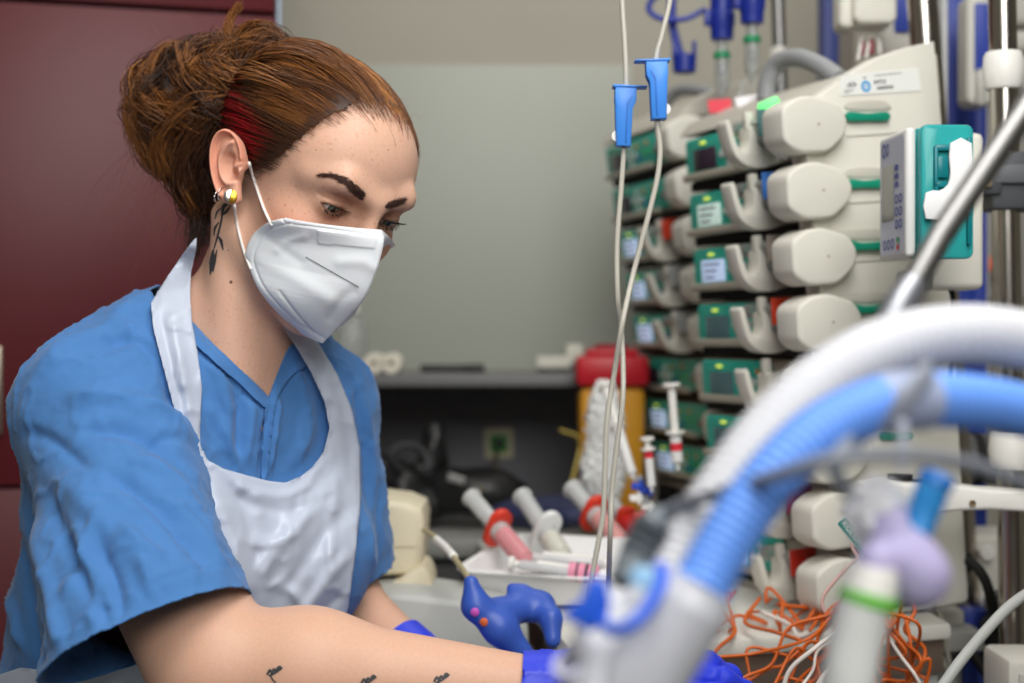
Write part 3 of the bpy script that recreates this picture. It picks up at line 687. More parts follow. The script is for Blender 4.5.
sd = apron.modifiers.new('film', 'SOLIDIFY'); sd.thickness = .0007; sd.offset = 0

def drape(poly, tree, off, step=1.6, relief=None):
    """a sheet cut to a drawn outline and laid on a surface"""
    C = np.asarray(poly, float); xs = np.arange(C[:, 0].min()-step, C[:, 0].max()+2*step, step); ys = np.arange(C[:, 1].min()-step, C[:, 1].max()+2*step, step); nx, ny = len(xs), len(ys)
    G = np.stack(np.meshgrid(xs, ys), -1).reshape(-1, 2); W = np.zeros((len(G), 3)); ok = np.zeros(len(G), bool)
    for i, g in enumerate(G):
        h_, n_ = hit(tree, *g)
        if h_ is not None: W[i] = h_-nrm(h_-V(0, 0, CAMZ))*off; ok[i] = True
    D = W[:, 1].reshape(ny, nx).copy()
    for _ in range(6): P = np.pad(D, 1, mode='edge'); D = np.minimum((P[:-2, 1:-1]+P[2:, 1:-1]+P[1:-1, :-2]+P[1:-1, 2:])/4, D+.0004)
    W *= (D.ravel()/np.maximum(W[:, 1], 1e-6))[:, None]*0+1; k_ = D.ravel()/np.maximum(W[:, 1], 1e-6); W[:, 0] *= k_; W[:, 2] = CAMZ+(W[:, 2]-CAMZ)*k_; W[:, 1] = D.ravel()
    ins = in_poly(G, C); q = np.array([(j*nx+i, j*nx+i+1, (j+1)*nx+i+1, (j+1)*nx+i) for j in range(ny-1) for i in range(nx-1)]); q = q[ins[q].any(1) & ok[q].all(1)]
    us = np.zeros(len(G), bool); us[q.ravel()] = True; snap(W, us & ~ins, C); W, q = compact(W, q); return W, q[:, ::-1]
neck_tree = bvh(np.concatenate([gv2, hv]), np.concatenate([gf, hf+len(gv2)]))
for pl_ in ([(186, 318), (194, 324), (213, 344), (245, 374), (268, 397), (268, 407), (262, 405), (240, 384), (208, 356), (186, 334)],
            [(291, 346), (298, 344), (305, 350), (306, 366), (296, 372), (285, 384), (276, 402), (270, 440), (267, 476), (261, 476), (263, 440), (266, 408), (268, 399), (277, 376), (286, 354)]):
    W, q = drape(crom(pl_, 3, True), neck_tree, .0035); m = MB(); m.raw(W, q); o = m.build('neckline_band', scrub_m, scrub, auto=0); sd = o.modifiers.new('cloth', 'SOLIDIFY'); sd.thickness = .0014; sd.offset = 0
# ---------------------------------------------------------------- face mask
mask_m = mat('mask_fleece', (232, 234, 238), rough=.95, spec=.1, bump=.15, bscale=2500, sss=.1)
def sagittal(px, py):
    d = at(px, py, 1.)-V(0, 0, CAMZ); o = V(0, 0, CAMZ); n = HR[:, 0]; return w2h(o+d*(((HT-o)@n)/(d@n))).astype(float)
ridge = crom([(381, 230), (383, 243), (376, 270), (364, 298), (345, 320), (322, 343)], 5)
rid3 = np.array([sagittal(*p) for p in ridge])
left = crom([(288, 218.5), (270, 223), (255, 238), (248.5, 258), (256, 284), (272, 306), (293, 327)], 5)
NU, NV = 36, len(ridge)
lt = np.linspace(0, 1, len(left)); lft = np.stack([np.interp(np.linspace(0, 1, NV), lt, left[:, k]) for k in range(2)], 1)
lf3 = []
for p in lft:
    h_, n_ = hit(head_tree, *p)
    lf3.append(w2h((h_+n_*.0042).astype(f32)).astype(float) if h_ is not None else np.array([np.nan]*3))
lf3 = np.array(lf3)
def on_R(px, py, R0):
    d = at(px, py, 1.)-V(0, 0, CAMZ); o = V(0, 0, CAMZ); n = HR[:, 0]; return w2h(o+d*(((HT+n*R0-o)@n)/(d@n))).astype(float)
kk = int(NV*.50); r0 = lf3[kk, 0]
for j in range(kk, NV): lf3[j] = on_R(*lft[j], r0+(.012-r0)*((j-kk)/(NV-1-kk))**2.4)
for k in range(3):
    g = ~np.isnan(lf3[:, k]); lf3[:, k] = np.interp(np.arange(NV), np.where(g)[0], lf3[g, k])
mg = np.zeros((NU+1, NV, 3))
for i in range(NU+1):
    u = i/NU; vv = np.linspace(0, 1, NV)
    P = lf3*(1-u)+rid3*u
    bul = .017*math.sin(PI*u)**.8*(np.sin(PI*np.clip(vv*.80+.17, 0, 1))**.6)
    P[:, 0] += bul*.75; P[:, 1] += bul*.55
    P[:, :] += 0
    mg[i] = P
# drawn features as relief: border welts, nose strip, creases
mw = project(h2w(mg.reshape(-1, 3))).reshape(NU+1, NV, 2)
def relief(P):
    z = np.zeros(len(P))
    for C, w, a in (([(302, 233), (340, 233), (378, 242)], 2.5, .0), ([(280, 292), (296, 313), (312, 331)], 1.6, -.0012), ([(278, 250), (290, 240), (305, 236)], 4, .0014), ([(330, 318), (342, 300), (352, 292)], 6, -.0014), ([(262, 262), (290, 275), (330, 300)], 8, .0016), ([(270, 240), (300, 262)], 5, -.0010), ([(340, 262), (362, 262), (374, 268)], 6, .0012)):
        d, t = seg_dist(P, crom(C, 4)); z += a*np.exp(-(d/w)**2)
    box_ = in_poly(P, [(318, 230), (376, 238), (375, 249), (318, 243)]); z += box_*.0010
    d, _ = seg_dist(P, np.r_[left, [(322, 343)]]); z += -.0009*np.exp(-((d-5.5)/1.3)**2)
    d, _ = seg_dist(P, np.array([(288, 218.5), (330, 224), (381, 231)])); z += -.0009*np.exp(-((d-5)/1.2)**2)
    return z
def refine(g, n):
    a = np.stack([np.stack([np.interp(np.linspace(0, 1, n[0]), np.linspace(0, 1, g.shape[0]), g[:, j, k]) for j in range(g.shape[1])], 1) for k in range(3)], -1)
    return np.stack([np.stack([np.interp(np.linspace(0, 1, n[1]), np.linspace(0, 1, a.shape[1]), a[i, :, k]) for i in range(n[0])], 0) for k in range(3)], -1)
mg = refine(mg, (90, 110)); NU, NV = 90, 110
def quads(a, b): return [(i*b+j, i*b+j+1, (i+1)*b+j+1, (i+1)*b+j) for i in range(a-1) for j in range(b-1)]
du = np.gradient(mg, axis=0); dv = np.gradient(mg, axis=1); mn = np.cross(du, dv); mn /= np.linalg.norm(mn, axis=-1, keepdims=True)+1e-12
if (mn[45, 55]@V(1, .5, 0)) < 0: mn = -mn
rel = relief(project(h2w(mg.reshape(-1, 3)))).reshape(NU, NV)
mgr = mg+mn*rel[..., None]
mflat = mg-0; uu = np.linspace(0, 1, NU)[:, None, None]; mflat = mg[:1]*(1-uu)+mg[-1:]*uu+np.sin(PI*uu)*V(.002, -.001, 0)
far_half = mflat*V(-1, 1, 1); far_half[-1] = mgr[-1]
m = MB(); Q = quads(NU, NV)
m.raw(h2w(mgr.reshape(-1, 3)), Q); m.raw(h2w(far_half.reshape(-1, 3)), [q[::-1] for q in Q])
mask = m.build('face_mask', mask_m, nurse, auto=60)
sd = mask.modifiers.new('fleece', 'SOLIDIFY'); sd.thickness = .0011; sd.offset = 0
mask_tree = bvh(h2w(mgr.reshape(-1, 3)), np.array(Q))
both_tree = bvh(np.concatenate([h2w(mgr.reshape(-1, 3)), hv, ev]), np.concatenate([np.array(Q), hf+NU*NV, ef+NU*NV+len(hv)]))
seam_m = mat('seam_print', (70, 70, 74), rough=.8)
m = MB()
for t in np.linspace(0, 1, 30):
    p, n_ = hit(mask_tree, 307+t*51, 257.5+t*29)
    if p is not None: m.box((.0011, .0011, .0004), M=frame(p+n_*.0009*np.sign(-n_[1]), V(1, 0, -.5), V(0, 0, 1)-n_*n_[2]), bev=0)
m.build('weld_line', seam_m, mask, smooth=False)
m = MB()
pl = []
for t in np.linspace(0, 1, 24):
    p, n_ = hit(mask_tree, 280+t*32, 293+t*37)
    if p is not None: pl.append(p-n_*.0004*np.sign(n_[1]))
if len(pl) > 3: m.tube(pl, .00022, n=5); m.build('crease_line', mat('crease_grey', (150, 150, 156), rough=.8), mask)
elastic_m = mat('elastic_white', (236, 232, 228), rough=.8, bump=.2, bscale=1500)
def surf_line(tree, C, off, n=6):
    out = []
    for p in crom(C, n):
        h_, n_ = hit(tree, *p)
        if h_ is not None: out.append(h_-off*nrm(h_-V(0, 0, CAMZ)))
    return np.array(out)
for C in ([(249, 163), (255, 182), (264, 209), (276, 234)], [(234.5, 205), (238, 228), (245, 254), (254, 277)]):
    L_ = surf_line(both_tree, C, .0022); L_ -= np.outer(np.clip(1-np.linspace(0, 1, len(L_))*2.2, 0, 1)*(.006 if C[0][0] > 240 else 0), nrm(L_[0]-V(0, 0, CAMZ))); L_ = crom(L_[::4], 6) if len(L_) > 12 else L_
    m = MB(); m.tube(L_, .0019, n=8, flat=(1, .7)); m.build('ear_loop', elastic_m, mask, auto=0)
# ---------------------------------------------------------------- earrings and tattoos
gold_m = mat('gold', (212, 165, 60), rough=.25, metal=1.); silver_m = mat('silver', (225, 220, 215), rough=.2, metal=1.)
p, n_ = hit(skin_tree, 230.5, 196.5); em = frame(p+n_*.0012, V(.8, 0, -.6)-n_*0, V(.6, 0, .8))
n0 = nrm(p-V(0, 0, CAMZ)); em = frame(p-n0*.0022, V(1, .15, -.25), V(.25, .1, 1))
disc = [(.0062*math.cos(a), .0062*math.sin(a)) for a in np.linspace(-PI/2, PI/2, 14)]
m = MB(); m.cur = 0; m.prism(disc, .0016, em, bev=.0003); m.cur = 1; m.prism([(-x, -y) for x, y in disc], .0016, em, bev=.0003)
m.build('stud_earring', [gold_m, silver_m], nurse)
for k, (px, py) in enumerate([(218.5, 196), (222, 194)]):
    c = on_plane(px, py, EC, EN)+EN*.001; a = np.linspace(0, 2*PI, 22)
    ring = c+np.outer(np.cos(a), EN*.0052)+np.outer(np.sin(a), nrm(EYv*.9+EX*.25)*.0055)
    m = MB(); m.tube(ring, .0006, n=6); m.build('hoop_earring', silver_m, nurse, auto=0)
ink_m = mat('tattoo_ink', (58, 58, 62), rough=.6)
nk = bvh(hv, hf)
def ink(tree, strokes, name):
    m = MB()
    for C, w in strokes:
        P = crom(C, 4); w = np.interp(np.linspace(0, 1, len(P)), np.linspace(0, 1, len(w)), w); T = np.gradient(P, axis=0); Nn = np.stack([-T[:, 1], T[:, 0]], 1); Nn /= np.linalg.norm(Nn, axis=1)[:, None]+1e-9
        a = []
        for s in (-1, -.33, .33, 1):
            r_ = [hit(tree, *(p_+n_*w_*.5*s)) for p_, n_, w_ in zip(P, Nn, w)]; a.append([None if h_ is None else h_-.0004*nrm(h_-V(0, 0, CAMZ)) for h_, _ in r_])
        for s in range(3):
            for i in range(len(P)-1):
                q = [a[s][i], a[s][i+1], a[s+1][i+1], a[s+1][i]]
                if all(x is not None for x in q) and max(np.linalg.norm(q[0]-q[2]), np.linalg.norm(q[1]-q[3])) < .012: m.raw(q, [(0, 1, 2, 3)])
    return m.build(name, ink_m, nurse, auto=0)
ink(nk, [([(224, 206), (221, 222), (217, 238), (213, 252)], [1.5, 2, 2, 1]), ([(231, 205), (226, 212), (221, 216)], [1, 3, 1]), ([(222, 215), (224, 206), (230, 203)], [2, 4, 2]), ([(218, 236), (221, 241), (223, 250)], [1, 3.5, 1]), ([(213, 250), (212, 262), (210, 275)], [2, 6.5, 1]), ([(217, 250), (214, 262), (213, 272)], [1, 4, 1]), ([(219, 222), (215, 228), (214, 236)], [1, 2.5, 1]), ([(221, 208), (217, 212), (215, 219)], [1, 2, 1])], 'neck_tattoo')
zig = lambda x, y: [([(x, y), (x+3, y-5), (x+5, y-1)], [2.4]*3), ([(x+5, y-1), (x+7, y-6), (x+9, y-3)], [2.4]*3), ([(x+9, y-3), (x+12, y-8), (x+15, y-6)], [3]*3), ([(x+4, y), (x+5, y+4), (x+9, y+8)], [1.6]*3), ([(x+2, y+1), (x+8, y-2), (x+15, y-7)], [2.2]*3)]
for zx, zy in ((267, 675), (361, 684), (434, 682)): ink(arm_tree, zig(zx, zy), 'arm_tattoo')
mole = mat('mole', (120, 70, 55), rough=.6)
m = MB()
for x, y, r in ((231, 282, .0016), (269, 199, .0007), (296, 186, .0006), (388, 150, .0006), (316, 150, .0005), (285, 205, .0006), (262, 190, .0005), (228, 250, .0006), (340, 165, .0004), (372, 160, .0005), (292, 210, .0005), (281, 190, .0005)):
    h_, n_ = hit(head_tree, x, y)
    if h_ is not None: m.lathe([(r, 0), (r*.8, r*.18), (.0001, r*.25)], frame(h_, np.cross(n_, V(.3, .2, 1)), np.cross(n_, np.cross(n_, V(.3, .2, 1)))), n=8)
m.build('mole', mole, nurse, auto=0)
# eyelashes
m = MB(); L_ = []
for k in ('R', 'L'):
    c = np.array(EYES[k]); s = 1 if k == 'R' else -1
    for upper, cnt in ((1, 64), (0, 40)):
        for i in range(cnt):
            u = rng.uniform(-.95, .95); az = u*.98+.06; kk = 1-u*u
            el = (-.13+.14*kk**.8+.06*u) if upper else (-.13-.35*kk**.75+.06*u)
            d0 = V(math.cos(el)*math.sin(az)*s, math.cos(el)*math.cos(az), math.sin(el)); r0 = .0140
            ln = rng.uniform(.006, .0085) if upper else rng.uniform(.0022, .004)
            if upper: dirv = nrm(d0*1.0+V(.45*u*s, 0, -.15)); cur = V(0, 0, .5)
            else: dirv = nrm(d0+V(.3*u*s, 0, -.5)); cur = V(0, 0, 0)
            p0 = c+d0*r0; L_.append(h2w([p0+dirv*ln*t+cur*ln*t*t*.7 for t in (0, .4, .75, 1)]))
strands(m, L_, .00024, [(1, 1, 1)]*len(L_), taper=(1, .9, .3)); m.build('eyelashes', mat('lash', (22, 18, 18), rough=.6), nurse, auto=0)

# ---------------------------------------------------------------- hair
def hpt(px, py, tree=head_tree):
    h_, n_ = hit(tree, px, py); return None if h_ is None else w2h(h_.astype(f32)).astype(float)
HL = [(408, 128), (390, 126), (370, 123), (347, 125), (326, 131), (305, 145), (288, 159), (274, 174), (263, 178), (251, 172), (247, 156)]
hl = np.array([x for x in (hpt(*p) for p in HL) if x is not None])
haz = np.arctan2(np.abs(hl[:, 0]), hl[:, 1]+.02); hu = hl[:, 2]; o_ = np.argsort(haz); haz, hu = haz[o_], hu[o_]
haz = np.r_[haz, haz[-1]+.25, 2.1, 2.5, PI]; hu = np.r_[hu, .028, .00, -.055, -.075]
def hline(q): return np.interp(np.arctan2(np.abs(q[:, 0]), q[:, 1]+.02), haz, hu)
def cran(q):
    q = q.astype(f32); d = sdf_ell(q, (0, -.014, .044), (.0735, .096, .080)); d = smin(d, sdf_ell(q, (0, .038, .046), (.0600, .0560, .058)), .03)
    return smin(d, sdf_ell(q, (0, .030, -.030), (.0590, .0600, .075)), .03).astype(float)
def to_shell(q, off, it=6):
    for _ in range(it):
        d = cran(q); e = .001; g = np.stack([cran(q+V(*(e if k == j else 0 for j in range(3))))-d for k in range(3)], 1)/e
        g /= np.linalg.norm(g, axis=1)[:, None]+1e-9; q = q-g*(d-off)[:, None]
    return q
BUN = at(205, 112, 1.475)
bq = w2h(BUN.astype(f32)).astype(float)
def bun_d(p):
    d = sdf_ell(p, at(186, 112, 1.48), (.047, .045, .060))
    d = smin(d, sdf_ell(p, at(228, 92, 1.455), (.040, .042, .046)), .02)
    d = smin(d, sdf_sphere(p, at(268, 66, 1.43), .024), .015)
    return smin(d, sdf_ell(p, at(208, 165, 1.475), (.026, .034, .050)), .02)
DARK, MID, COP, GOLD, RED = [np.array(lin(c)) for c in ((38, 24, 18), (88, 54, 32), (146, 92, 46), (178, 120, 62), (165, 12, 28))]
def hcol(k):   # a strand tint: 0 dark .. 1 copper
    k = np.clip(k, 0, 1.3); return tuple((DARK*(1-2*k)+MID*2*k) if k < .5 else ((MID*(2-2*k)+COP*(2*k-1)) if k < 1 else (COP*(1-(k-1)/.3)+GOLD*((k-1)/.3))))
# the scalp under the strands
cv, cf = nets(lambda p: cran(w2h(p)).astype(f32)-.0022, HT-.15, HT+.16, .003)
cq = w2h(cv.astype(f32)).astype(float); okc = cq[:, 2] > hline(cq)+.015
cf = cf[okc[cf].all(1)]; cv, cf = compact(cv, cf)
m = MB(); m.ct = tuple(DARK*.9+MID*.1); m.raw(cv, cf, np.tile(DARK*.8+MID*.25, (len(cv), 1)))
bv2, bf2 = nets(lambda p: bun_d(p)+.006, V(at(110, 0, 1.5)[0], 1.38, at(0, 240, 1.5)[2]), V(at(320, 0, 1.4)[0], 1.58, at(0, 0, 1.5)[2]), .004)
bv2 = bv2+vnormals(bv2, bf2)*(fbm(bv2, 40, 2)*.008)[:, None]
m.raw(bv2, bf2, np.tile(DARK*.9+MID*.1, (len(bv2), 1)))
K = 14; us = np.linspace(0, 1, K)
roots = []
n_s = 6400
while len(roots) < n_s:
    d = rng.normal(size=(4000, 3)); d /= np.linalg.norm(d, axis=1)[:, None]; q = to_shell(V(0, 0, .03)+d*.1, .001)
    hl_ = hline(q); ok = (q[:, 2] > hl_-rng.exponential(.0030, len(q))+.004) & (q[:, 0] > -.075) & ~((np.abs(q[:, 0]) > .055) & (q[:, 1] < -.005) & (q[:, 2] < .034) & (q[:, 1] > -.05))
    w = np.where(q[:, 2]-hl_ < .022, 1., .36); ok &= rng.random(len(q)) < w
    roots += list(q[ok])
roots = np.array(roots[:n_s])
ends_c = [w2h(at(x, y, d_).astype(f32)).astype(float) for x, y, d_ in ((246, 74, 1.44), (232, 95, 1.44), (225, 118, 1.44), (222, 140, 1.45), (262, 66, 1.43))]
lines, tints = [], []
cl = rng.normal(size=(400, 3)); cl /= np.linalg.norm(cl, axis=1)[:, None]; clq = to_shell(V(0, 0, .03)+cl*.1, .001); cln = rng.normal(size=(400, 4))
ci = np.argmin(((roots[:, None]-clq[None])**2).sum(-1), 1)
hr = np.array([np.clip((r[2]-0.03)/.09, 0, 1) for r in roots])
E_ = []
for i, r in enumerate(roots):
    k = np.interp(r[2], [-.04, .0, .03, .06, .10, .13], [3, 2.6, 2.2, 1.3, .5, .0]); a = int(min(k, 2.999)); E_.append(ends_c[a]*(1-(k-a))+ends_c[min(a+1, 3)]*(k-a)+rng.normal(size=3)*.006)
E_ = np.array(E_)
P = roots[:, None]*(1-us[None, :, None])+E_[:, None]*us[None, :, None]
off = .0015+.0085*np.sin(PI*np.clip(us, 0, 1)*.62)[None]*(.55+.45*rng.random((n_s, 1)))
off = off+.0062*np.clip(cln[ci, 0], -1, 1.8)[:, None]*np.clip(us*2, 0, 1)[None]*np.clip(hr*1.5, .1, 1)[:, None]
Pf = to_shell(P.reshape(-1, 3), np.repeat(off.ravel()[:, None], 1, 1).ravel(), 5).reshape(P.shape)
bl = np.clip((us-.72)/.28, 0, 1)**1.5; P = Pf*(1-bl[None, :, None])+P*bl[None, :, None]
wv = np.sin(us[None]*(9+4*cln[ci, 1][:, None])+cln[ci, 2][:, None]*3)*.0055*np.clip(us*1.6, 0, 1)[None]*np.clip(hr, .15, 1)[:, None]
P = P+wv[..., None]*np.cross(E_-roots, roots)[:, None]/(np.linalg.norm(np.cross(E_-roots, roots), axis=1)[:, None, None]+1e-9)
PW = h2w(P.reshape(-1, 3)).reshape(P.shape)
RSTR = crom([(220, 84), (226, 104), (236, 124), (252, 146)], 6)
for i in range(n_s):
    pxr = project(PW[i, K//2:K//2+1])[0]; e = project(PW[i, -2:-1])[0]
    k = .14+.74*hr[i]+.26*np.clip(cln[ci[i], 3], -1, 1.5)*(.3+hr[i])+rng.normal()*.10
    t = hcol(k)
    t = np.tile(np.array(t)*(1+.25*np.clip(cln[ci[i], 1], -1, 1)), (K, 1)); pi_ = project(PW[i])
    if hr[i] < .75 and rng.random() < .85:
        dr_, _ = seg_dist(pi_, RSTR); w_ = np.clip(1.5-dr_/(10+5*cln[ci[i], 0]), 0, 1)[:, None]*.95; t = t*(1-w_)+RED*rng.uniform(.6, 1.25)*w_
    lines.append(PW[i]); tints.append(t)
strands(m, lines, rng.uniform(.00022, .0005, n_s)*np.where(roots[:, 2]-hline(roots) < .012, .6, 1), tints, taper=(.5, 1, .8))
# bun: locks that sweep round its lobes
lines, tints, rads = [], [], []
bvn = vnormals(bv2, bf2); nl = 190
for l in range(nl):
    i = rng.integers(len(bv2)); p = bv2[i].copy()
    if p[1] > 1.50 and rng.random() < .7: continue
    tang = nrm(np.cross(nrm(at(238, 90, 1.44)-p), nrm(p-BUN))*rng.choice([-1, 1])*rng.uniform(.2, 1.1)+nrm(p-at(238, 90, 1.44))*rng.uniform(-1, 1)+rng.normal(size=3)*.35)
    path = []; q = p.copy(); st = rng.uniform(.0055, .0085); cv_ = rng.normal(size=3)*.16
    for s in range(K):
        path.append(q.copy()); q = q+tang*st
        d = float(bun_d(q[None].astype(f32))[0]); e = .002
        g = nrm(np.array([float(bun_d((q+V(*(e if k == j else 0 for j in range(3))))[None].astype(f32))[0])-d for k in range(3)]))
        tgt = .001+.006*math.sin(s*.5+l); q = q-g*(d-tgt); tang = nrm(tang-g*(tang@g)+cv_*.5+rng.normal(size=3)*.06)
    path = np.array(path); kcol = rng.uniform(0, .95)*(.75 if p[2] < 1.50 else 1.1)+.05*(path[0, 0] < -.32)
    spread = rng.normal(size=(30, 3)); 
    for s_ in range(26):
        o = spread[s_]*(.0030+.0030*us[:, None]); o = o+np.sin(us*PI*2.5+s_)[:, None]*spread[(s_+3) % 30]*.0016
        lines.append(path+o); tints.append(hcol(kcol+rng.normal()*.14)); rads.append(rng.uniform(.0003, .00065))
# hanging nape hair, flyaways and the tuft on top
def lock(C, n, sp, kcol, r=(.0003, .0006), d_=None, fan=1.):
    base_ = np.array([at(*c) for c in C]); base_ = crom(base_, max(2, int(K/(len(C)-1)))); ub = np.linspace(0, 1, len(base_))[:, None]
    for _ in range(n):
        a = rng.normal(size=3)*sp; b_ = rng.normal(size=3)*sp*fan; lines.append(base_+a*(1-ub)+b_*ub+np.sin(ub*rng.uniform(3, 9)+rng.random()*6)*rng.normal(size=3)*sp*.4); tints.append(hcol(kcol+rng.normal()*.12)); rads.append(rng.uniform(*r))
lock([(214, 120, 1.45), (207, 165, 1.45), (203, 205, 1.46), (196, 245, 1.45)], 170, .008, .04)
lock([(208, 150, 1.46), (196, 180, 1.47), (200, 225, 1.46), (194, 262, 1.44)], 80, .007, .06)
lock([(214, 95, 1.44), (213, 125, 1.43), (214, 150, 1.43), (207, 190, 1.44)], 110, .006, .04)
lock([(246, 66, 1.44), (236, 46, 1.44), (229, 30, 1.44), (232, 15, 1.44), (240, 4, 1.44)], 60, .0035, .95, fan=.5)
lock([(250, 70, 1.43), (240, 42, 1.43), (250, 28, 1.43), (268, 26, 1.43), (282, 42, 1.43), (276, 60, 1.43), (260, 62, 1.43)], 120, .004, .75)
lock([(240, 80, 1.43), (252, 48, 1.42), (272, 40, 1.42), (292, 52, 1.42), (300, 66, 1.42)], 80, .005, .7)
lock([(205, 60, 1.46), (222, 56, 1.44), (240, 66, 1.43), (246, 84, 1.43)], 90, .005, .5)
lock([(150, 75, 1.48), (178, 58, 1.47), (210, 70, 1.45), (232, 92, 1.43)], 120, .007, .25)
lock([(140, 105, 1.48), (132, 85, 1.48), (145, 65, 1.48), (172, 60, 1.47)], 110, .006, .55)
lock([(232, 98, 1.42), (205, 100, 1.42), (180, 118, 1.43), (160, 145, 1.44), (168, 175, 1.45)], 130, .006, .85)
lock([(228, 108, 1.42), (205, 122, 1.42), (188, 150, 1.43), (186, 185, 1.44)], 120, .006, .45)
lock([(150, 120, 1.45), (138, 100, 1.45), (133, 125, 1.45), (150, 165, 1.46)], 110, .005, .8)
lock([(222, 114, 1.415), (208, 140, 1.42), (198, 170, 1.43), (205, 205, 1.44)], 110, .006, .2)
lock([(196, 80, 1.43), (215, 84, 1.42), (232, 74, 1.42), (252, 78, 1.41), (270, 70, 1.42)], 110, .005, .9)
for _ in range(70):
    x0, y0 = rng.uniform(140, 205), rng.uniform(120, 190); x1, y1 = x0+rng.normal(-25, 30), y0+rng.uniform(20, 110); lock([(x0, y0, 1.46), ((x0+x1)/2+rng.normal(0, 14), (y0+y1)/2, 1.46), (x1, y1, 1.46)], 1, .001, .75, r=(.00008, .00013))
for _ in range(60):
    a = rng.uniform(0, 2*PI); x0, y0 = 205+62*math.cos(a), 105+70*math.sin(a); lock([(x0, y0, 1.46), (x0+rng.normal(0, 12)+10*math.cos(a), y0+rng.normal(0, 12)+12*math.sin(a), 1.46), (x0+rng.normal(0, 18)+16*math.cos(a), y0+16*math.sin(a)+rng.normal(0, 14), 1.46)], 1, .001, .6, r=(.00010, .00016))
for _ in range(45):
    t = rng.random(); x0, y0 = 300+110*t, 52+70*t*t; lock([(x0, y0, 1.40), (x0+rng.normal(3, 6), y0-rng.uniform(2, 8), 1.40), (x0+rng.normal(8, 9), y0+rng.normal(-3, 5), 1.40)], 1, .001, .8, r=(.00008, .00013))
strands(m, lines, np.array(rads), tints, taper=(.7, 1, .35))
m.build('hair', hair_m, nurse, tint=True, auto=0)
# ---------------------------------------------------------------- gloves
glove_m = mat('nitrile_glove', (42, 62, 214), rough=.42, spec=.5, bump=.15, bscale=260)
def hand_sdf(W, D, N_, S, curl, sc=1.):
    """right or left hand from wrist W: D along the palm, N_ out of its back, S towards the thumb"""
    pr = []
    kn = W+D*.092*sc
    pr.append((W-D*.035*sc, W, .0345, .0315, None)); pr.append((W, W+D*.03*sc, .0300, .031, (N_, .72)))
    for k, o in enumerate((.030, .010, -.010, -.028)):
        b0 = W+D*.025*sc+S*o*.6; b1 = kn+S*o-D*.006*abs(k-1); pr.append((b0, b1, .0155, .0125, None))
        q = b1; d = D.copy(); ln = (.043, .048, .045, .035)[k]*sc
        for j in range(3):
            c = curl[j]; d = nrm(d*math.cos(c)-N_*math.sin(c)); n_ = nrm(N_*math.cos(c)+D*0); e = q+d*ln*(1, .62, .5)[j]; pr.append((q, e, (.0108, .0098, .0090)[j], (.0098, .0090, .0075)[j], None)); q = e
    b0 = W+D*.02*sc+S*.022; b1 = W+D*.055*sc+S*.050-N_*.012; b2 = b1+nrm(D*.8+S*.35-N_*.4)*.034*sc; b3 = b2+nrm(D*.9-N_*.35)*.026*sc
    pr += [(b0, b1, .016, .013, None), (b1, b2, .0118, .0105, None), (b2, b3, .0105, .0085, None)]
    def f(p):
        d = None
        for i, (a, b, r1, r2, fl) in enumerate(pr):
            e = sdf_cap(p, a, b, r1, r2, fl); d = e if d is None else smin(d, e, .010 if (i < 2 or (i-2) % 4 == 0) else .004)
        return d
    pts = np.array([x for a in pr for x in a[:2]]); return f, pts.min(0)-.05, pts.max(0)+.05
D_ = nrm(V(.95, .08, .06)); N_ = nrm(V(.10, -.50, .86)-D_*(V(.10, -.50, .86)@D_)); S_ = np.cross(N_, D_); S_ = S_*np.sign(S_[1])
f, l_, h_ = hand_sdf(A['wr']+V(.008, 0, .002), D_, N_, S_, (.28, .5, .4), 1.0)
v, q = nets(f, l_, h_, .0022); cutm = ((v-(A['wr']-FA*.022))@FA) < 0; q = q[~cutm[q].all(1)]; dd = (v-(A['wr']-FA*.022))@FA; v[cutm] -= np.outer(dd[cutm], FA); v, q = compact(v, q)
v = v+vnormals(v, q)*(np.clip(1-np.abs(fbm(v*V(.6, 1, 1), 60, 2))*2.5, 0, 1)**3*.0016+.0006)[:, None]
m = MB(); m.raw(v, q); m.build('glove', glove_m, nurse, auto=0)
FB = nrm(B_wr-B_el); D_ = nrm(FB+V(.1, -.1, 0)); N_ = nrm(V(-.1, -.2, 1)-D_*(V(-.1, -.2, 1)@D_)); S_ = np.cross(N_, D_); S_ = S_*-np.sign(S_[1])
f, l_, h_ = hand_sdf(B_wr+FB*.01, D_, N_, S_, (.4, .6, .4), 1.0)
v, q = nets(f, l_, h_, .003); cutm = ((v-(B_wr-FB*.005))@FB) < 0; q = q[~cutm[q].all(1)]; dd = (v-(B_wr-FB*.005))@FB; v[cutm] -= np.outer(dd[cutm], FB); v, q = compact(v, q)
m = MB(); m.raw(v, q); m.build('glove', glove_m, nurse, auto=0)

